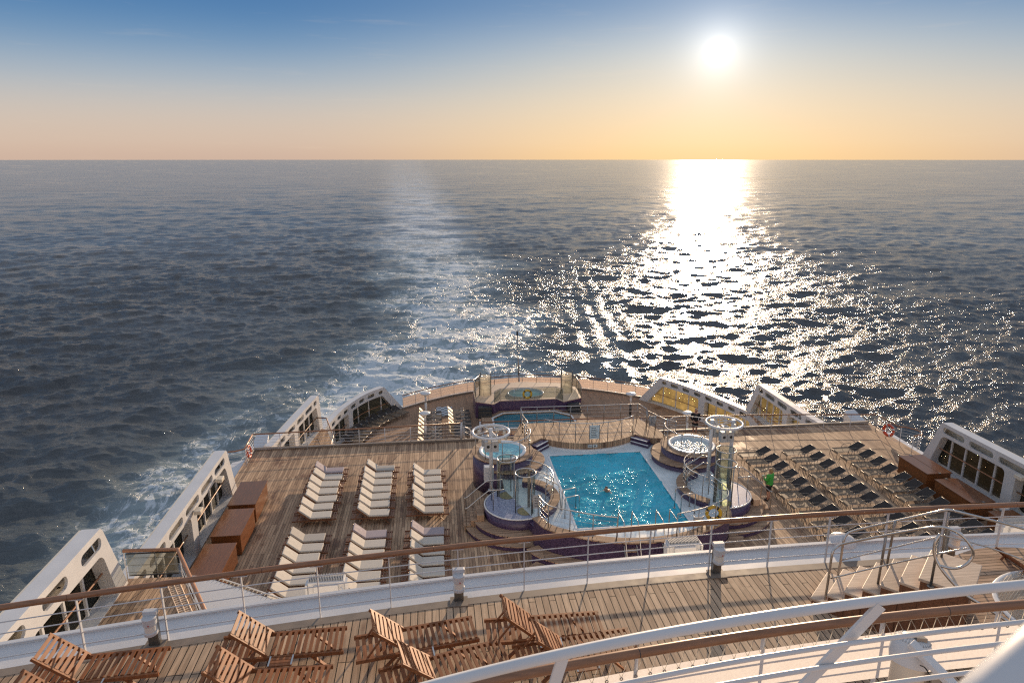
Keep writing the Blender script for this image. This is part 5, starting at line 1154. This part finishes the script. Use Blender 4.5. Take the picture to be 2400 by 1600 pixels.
def build_lamp():
    c = atd(2000 + 800 / 5.88, 1400 + 680 / 5.88, 5.35); t = thing('deck_horn', 'round white ribbed lamp on a bracket arm in front of the white canvas', 'lamp', tuple(c))
    ax = Matrix.Translation(c) @ Matrix.Rotation(R(-12), 4, 'X') @ Matrix.Rotation(R(10), 4, 'Y')
    m = MB().lathe((0, 0), [(.001, .105), (.06, .10), (.115, .075), (.145, .02), (.15, -.06), (.14, -.12)], 32); m.xform(ax); m.build('ribbed_cap', 'white_paint', t)
    m = MB()
    for i in range(36):
        if 6 < i < 10: continue
        a = 2 * math.pi * i / 36; m.bar((.075 * math.cos(a), .075 * math.sin(a), .097), (.128 * math.cos(a), .128 * math.sin(a), .062), .004, .008)
    m.xform(ax); m.build('ribs', 'grey_paint', t)
    m = MB().lathe((0, 0), [(.14, -.12), (.12, -.14), (.118, -.40), (.001, -.41)], 28); m.xform(ax); m.build('body', 'cream_paint', t)
    m = MB(); m.box(-.04, .05, -.09, -.03, .085, .115); m.box(.09, .16, -.15, -.1, -.22, -.14); m.xform(ax); m.build('clamp', 'dull_steel', t)
    a = atd(2000 + 790 / 5.88, 1400 + 620 / 5.88, 5.22); b = atd(2000 + 1420 / 5.88, 1400 + 1250 / 5.88, 5.0); MB().bar(a, b, .085, .045).build('arm', 'white_paint', t, bevel=.006)
    p = [atd(2000 + x / 5.88, 1400 + y / 5.88, 5.12) for x, y in ((920, 930), (970, 950), (1010, 990), (1040, 1060), (1050, 1160))]; MB().tube(smooth_path(p, 4), .005, 6).build('cable', 'rubber', t)
build_lamp()
# ------------------------------------------------------------------ white pipe railing just below the camera
def build_pipe_rail():
    pts = [(-.5, 2.82), (-.11, 2.95), (.12, 3.03), (.59, 3.11), (1.04, 3.185), (1.48, 3.25), (2.46, 3.32), (3.06, 3.37), (3.66, 3.42), (4.6, 3.46), (5.6, 3.46)]
    co = np.polyfit([p[0] for p in pts], [p[1] for p in pts], 3); f = lambda x: float(np.polyval(co, x))
    xs = [-.9 + 6.4 * i / 60 for i in range(61)]
    t = thing('pipe_railing', 'white pipe railing with slanting flat stanchions in the lower right corner', 'railing', (2, 3.3, 12.3))
    MB().tube([(x, f(x), 13.39) for x in xs], .031, 16).build('top_pipe', 'white_paint', t)
    for z, o_ in ((13.17, .07), (12.985, .03), (12.79, .03)): MB().tube([(x, f(x) - o_, z) for x in xs if x > .62], .0155, 10).build('rail_bar', 'white_paint', t)
    a = at(2064, 1418, 13.375); b = at(1889, 1600, 12.86); d = (b - a); MB().bar(a, a + d * 1.9, .075, .02, (0, 1, 0)).build('stanchion', 'white_paint', t)
    a = at(1319, 1540, 13.375); b = at(1300, 1600, 13.2); d = (b - a); MB().bar(a, a + d * 4, .062, .02, (0, 1, 0)).build('stanchion', 'white_paint', t)
    a = Vector((4.4, f(4.4), 13.375)); MB().bar(a, a + Vector((-.8, -.06, -1.05)), .075, .02, (0, 1, 0)).build('stanchion', 'white_paint', t)
    xs2 = [-1.2 + 7 * i / 30 for i in range(31)]
build_pipe_rail()
t = thing('corner_rail', 'out of focus white pipe rail in the bottom right corner', 'railing', tuple(atd(2395, 1600, .62)))
MB().tube([atd(2140, 1850, .60), atd(2342, 1650, .61), atd(2450, 1548, .63), atd(2700, 1330, .66)], .031, 20).build('pipe', 'white_paint', t)

# ------------------------------------------------------------------ people
def skin_part(name, chains, mat, parent, sub=2):
    """chains: list of [(x,y,z,r), ...]; later chains start at an existing point of the first ones"""
    V = []; E = []; RR = []; key = {}
    for ch in chains:
        prev = None
        for x, y, z, r in ch:
            k = (round(x, 4), round(y, 4), round(z, 4))
            if k not in key: key[k] = len(V); V.append((x, y, z)); RR.append(r)
            if prev is not None and prev != key[k]: E.append((prev, key[k]))
            prev = key[k]
    me = bpy.data.meshes.new(name); me.from_pydata(V, E, []); ob = bpy.data.objects.new(name, me); COL.objects.link(ob)
    sk = ob.modifiers.new('skin', 'SKIN'); ss = ob.modifiers.new('sub', 'SUBSURF'); ss.levels = sub; ss.render_levels = sub
    if not me.skin_vertices: me.attributes.new('skin_vertices', 'FLOAT', 'POINT')
    for i, r in enumerate(RR): me.skin_vertices[0].data[i].radius = (r, r)
    me.skin_vertices[0].data[0].use_root = True
    new = bpy.data.meshes.new_from_object(ob.evaluated_get(bpy.context.evaluated_depsgraph_get()))
    bpy.data.objects.remove(ob); new.name = name; new.materials.clear(); new.materials.append(M[mat]); new.polygons.foreach_set('use_smooth', [True] * len(new.polygons))
    o = bpy.data.objects.new(name, new); COL.objects.link(o); o.parent = parent; return o
def hand_chains(w, d, side):
    """fingers rooted at the wrist point w, hand pointing along d"""
    w = Vector(w[:3]); d = Vector(d).normalized(); s = d.cross(Vector((0, 0, 1)));
    if s.length < .1: s = Vector((0, 1, 0))
    s.normalize(); palm = w + d * .07; c = [[(*w, .026), (*palm, .030)]]
    for i, L in enumerate((.062, .072, .068, .052)):
        b = palm + s * (.022 - .0145 * i) + d * .025; m = b + d * L * .55 + Vector((0, 0, -.012)); e = m + d * L * .4 + Vector((0, 0, -.02)); c.append([(*palm, .030), (*b, .010), (*m, .009), (*e, .007)])
    b = w + d * .03 + s * .035 * side; e = b + d * .04 + s * .02 * side; c.append([(*palm, .030), (*b, .011), (*e, .009)]); return c
def person(label, loc, rz, H, arms, clothes, stance=.09, head_tilt=0.):
    k = H / 1.72; t = thing('person', label, 'person', loc, None, rz)
    S_ = lambda ch: [(x * k, y * k, z * k, r * k) for x, y, z, r in ch]
    pel = (0, 0, .95, .135); body = [[pel, (0, .0, 1.10, .125), (0, .01, 1.28, .145), (0, .0, 1.42, .12), (0, .01, 1.50, .055), (0, .02 + head_tilt, 1.58, .085), (0, .03 + head_tilt, 1.655, .088), (0, .02 + head_tilt, 1.70, .05)]]
    for s in (-1, 1):
        body.append([pel, (s * .09, 0, .87, .095), (s * stance, .015, .50, .058), (s * stance * 1.05, -.01, .30, .052), (s * stance * 1.05, -.02, .08, .036), (s * stance * 1.1, .10, .03, .035)])
        sh = (s * .185, .0, 1.40, .058); el, wr = arms[s]; body.append([(0, .0, 1.42, .12), sh, (*el, .045), (*wr, .03)])
        d = Vector(wr) - Vector(el); body += hand_chains(wr, d, s)
    skin_part('body', [S_(c) for c in body], 'skin', t)
    hz = head_tilt
    def small(name, mb, mat): mb.v = [(x * k, y * k, z * k) for x, y, z in mb.v]; mb.build(name, mat, t, world=False)
    f = MB(); f.sphere((0, .125 + hz, 1.60), (.016, .022, .028)); f.sphere((-.088, .03 + hz, 1.60), (.012, .022, .032)); f.sphere((.088, .03 + hz, 1.60), (.012, .022, .032)); small('nose_and_ears', f, 'skin')
    e = MB(); e.sphere((-.033, .108 + hz, 1.625), (.014, .009, .009)); e.sphere((.033, .108 + hz, 1.625), (.014, .009, .009)); e.sphere((0, .104 + hz, 1.553), (.026, .01, .007)); small('eyes_and_mouth', e, 'dark_hair')
    for c in clothes(arms, stance, hz): skin_part(c[0], [S_(q) for q in c[2]], c[1], t)
    return t
def man_clothes(arms, st, hz):
    out = [('jacket', 'black_cloth', [[(0, 0, .90, .17), (0, .0, 1.1, .165), (0, .01, 1.28, .18), (0, .0, 1.43, .14), (0, .01, 1.49, .075)]] + [[(0, .0, 1.43, .14), (s * .2, 0, 1.40, .08), (*arms[s][0], .065), (*[a * .8 + b * .2 for a, b in zip(arms[s][1], arms[s][0])], .05)] for s in (-1, 1)])]
    out.append(('shorts', 'black_cloth', [[(0, 0, .95, .15)] + [(-.09, 0, .84, .115), (-st, .01, .56, .085)], [(0, 0, .95, .15), (.09, 0, .84, .115), (st, .01, .56, .085)]]))
    for s in (-1, 1): out.append(('shoe', 'brown_cloth', [[(s * st * 1.05, -.05, .05, .05), (s * st * 1.08, .04, .045, .05), (s * st * 1.1, .14, .035, .04)]]))
    out.append(('hair', 'grey_hair', [[(0, -.045 + hz, 1.60, .06), (0, -.025 + hz, 1.68, .082), (0, .03 + hz, 1.72, .06)]])); return out
def woman_clothes(arms, st, hz):
    out = [('jacket', 'green_cloth', [[(0, 0, .80, .185), (0, .0, 1.0, .18), (0, .01, 1.25, .175), (0, .0, 1.42, .13), (0, .01, 1.49, .08)], [(0, .0, 1.42, .13), (0, -.10, 1.46, .075)]] + [[(0, .0, 1.42, .13), (s * .19, 0, 1.39, .08), (*arms[s][0], .07), (*[a * .85 + b * .15 for a, b in zip(arms[s][1], arms[s][0])], .055)] for s in (-1, 1)])]
    out.append(('shorts', 'black_cloth', [[(0, 0, .95, .14), (-.09, 0, .80, .11), (-st, .01, .50, .078)], [(0, 0, .95, .14), (.09, 0, .80, .11), (st, .01, .50, .078)]]))
    for s in (-1, 1): out.append(('shoe', 'black_cloth', [[(s * st * 1.05, -.06, .055, .05), (s * st * 1.08, .04, .05, .055), (s * st * 1.1, .15, .04, .042)]])); 
    out.append(('hair', 'blond_hair', [[(0, -.07 + hz, 1.46, .06), (0, -.05 + hz, 1.56, .085), (0, -.02 + hz, 1.67, .098), (0, .035 + hz, 1.71, .07)]])); return out
person('person in a black jacket standing at the aft railing behind the right hot tub', (15.05, 36.55, 0), R(172), 1.74, {-1: ((-.27, .02, 1.14), (-.16, .2, 1.02)), 1: ((.27, .02, 1.14), (.14, .2, 1.02))}, man_clothes)
w_ = person('person in a bright green hooded jacket walking past the black loungers', (15.66, 28.45, 0), R(38), 1.70, {-1: ((-.25, .06, 1.14), (-.12, .28, 1.16)), 1: ((.25, .06, 1.14), (.12, .28, 1.18))}, woman_clothes, .075)
t = thing('paper_bundle', 'small pale bundle held by the person in green', 'bundle', (15.46, 28.74, 1.14), None); m = MB(); m.box(-.07, .07, -.05, .05, -.06, .09); m.build('wrapping', 'cushion_fabric', t, world=False, bevel=.02)
# swimmer: the head and shoulders rise out of the pool
t = thing('person', 'person swimming in the pool, only head and shoulders above the water', 'person', (7.62, 28.4, .0), None, R(150))
sw = [[(0, -.55, .78, .10), (0, -.25, .86, .13), (0, -.05, .93, .12), (0, .03, 1.03, .058), (0, .08, 1.10, .082), (0, .09, 1.17, .084), (0, .07, 1.21, .05)]]
for s in (-1, 1):
    sw.append([(0, -.05, .93, .12), (s * .19, -.03, .92, .058), (s * .34, .18, .90, .045), (s * .30, .42, .90, .03)]); sw += hand_chains((s * .30, .42, .90), (-.1 * s, 1, 0), s)
    sw.append([(0, -.55, .78, .10), (s * .1, -.75, .72, .08), (s * .14, -1.1, .66, .055), (s * .16, -1.45, .62, .035)])
skin_part('body', sw, 'skin', t)
skin_part('hair', [[(0, .01, 1.10, .055), (0, .03, 1.18, .085), (0, .09, 1.225, .065)]], 'dark_hair', t)
m = MB(); m.sphere((0, .185, 1.115), (.015, .02, .026)); m.sphere((-.085, .09, 1.12), (.012, .02, .03)); m.sphere((.085, .09, 1.12), (.012, .02, .03)); m.build('nose_and_ears', 'skin', t, world=False)
m = MB(); m.sphere((-.032, .162, 1.14), (.013, .009, .008)); m.sphere((.032, .162, 1.14), (.013, .009, .008)); m.sphere((0, .16, 1.075), (.024, .01, .006)); m.build('eyes_and_mouth', 'dark_hair', t, world=False)
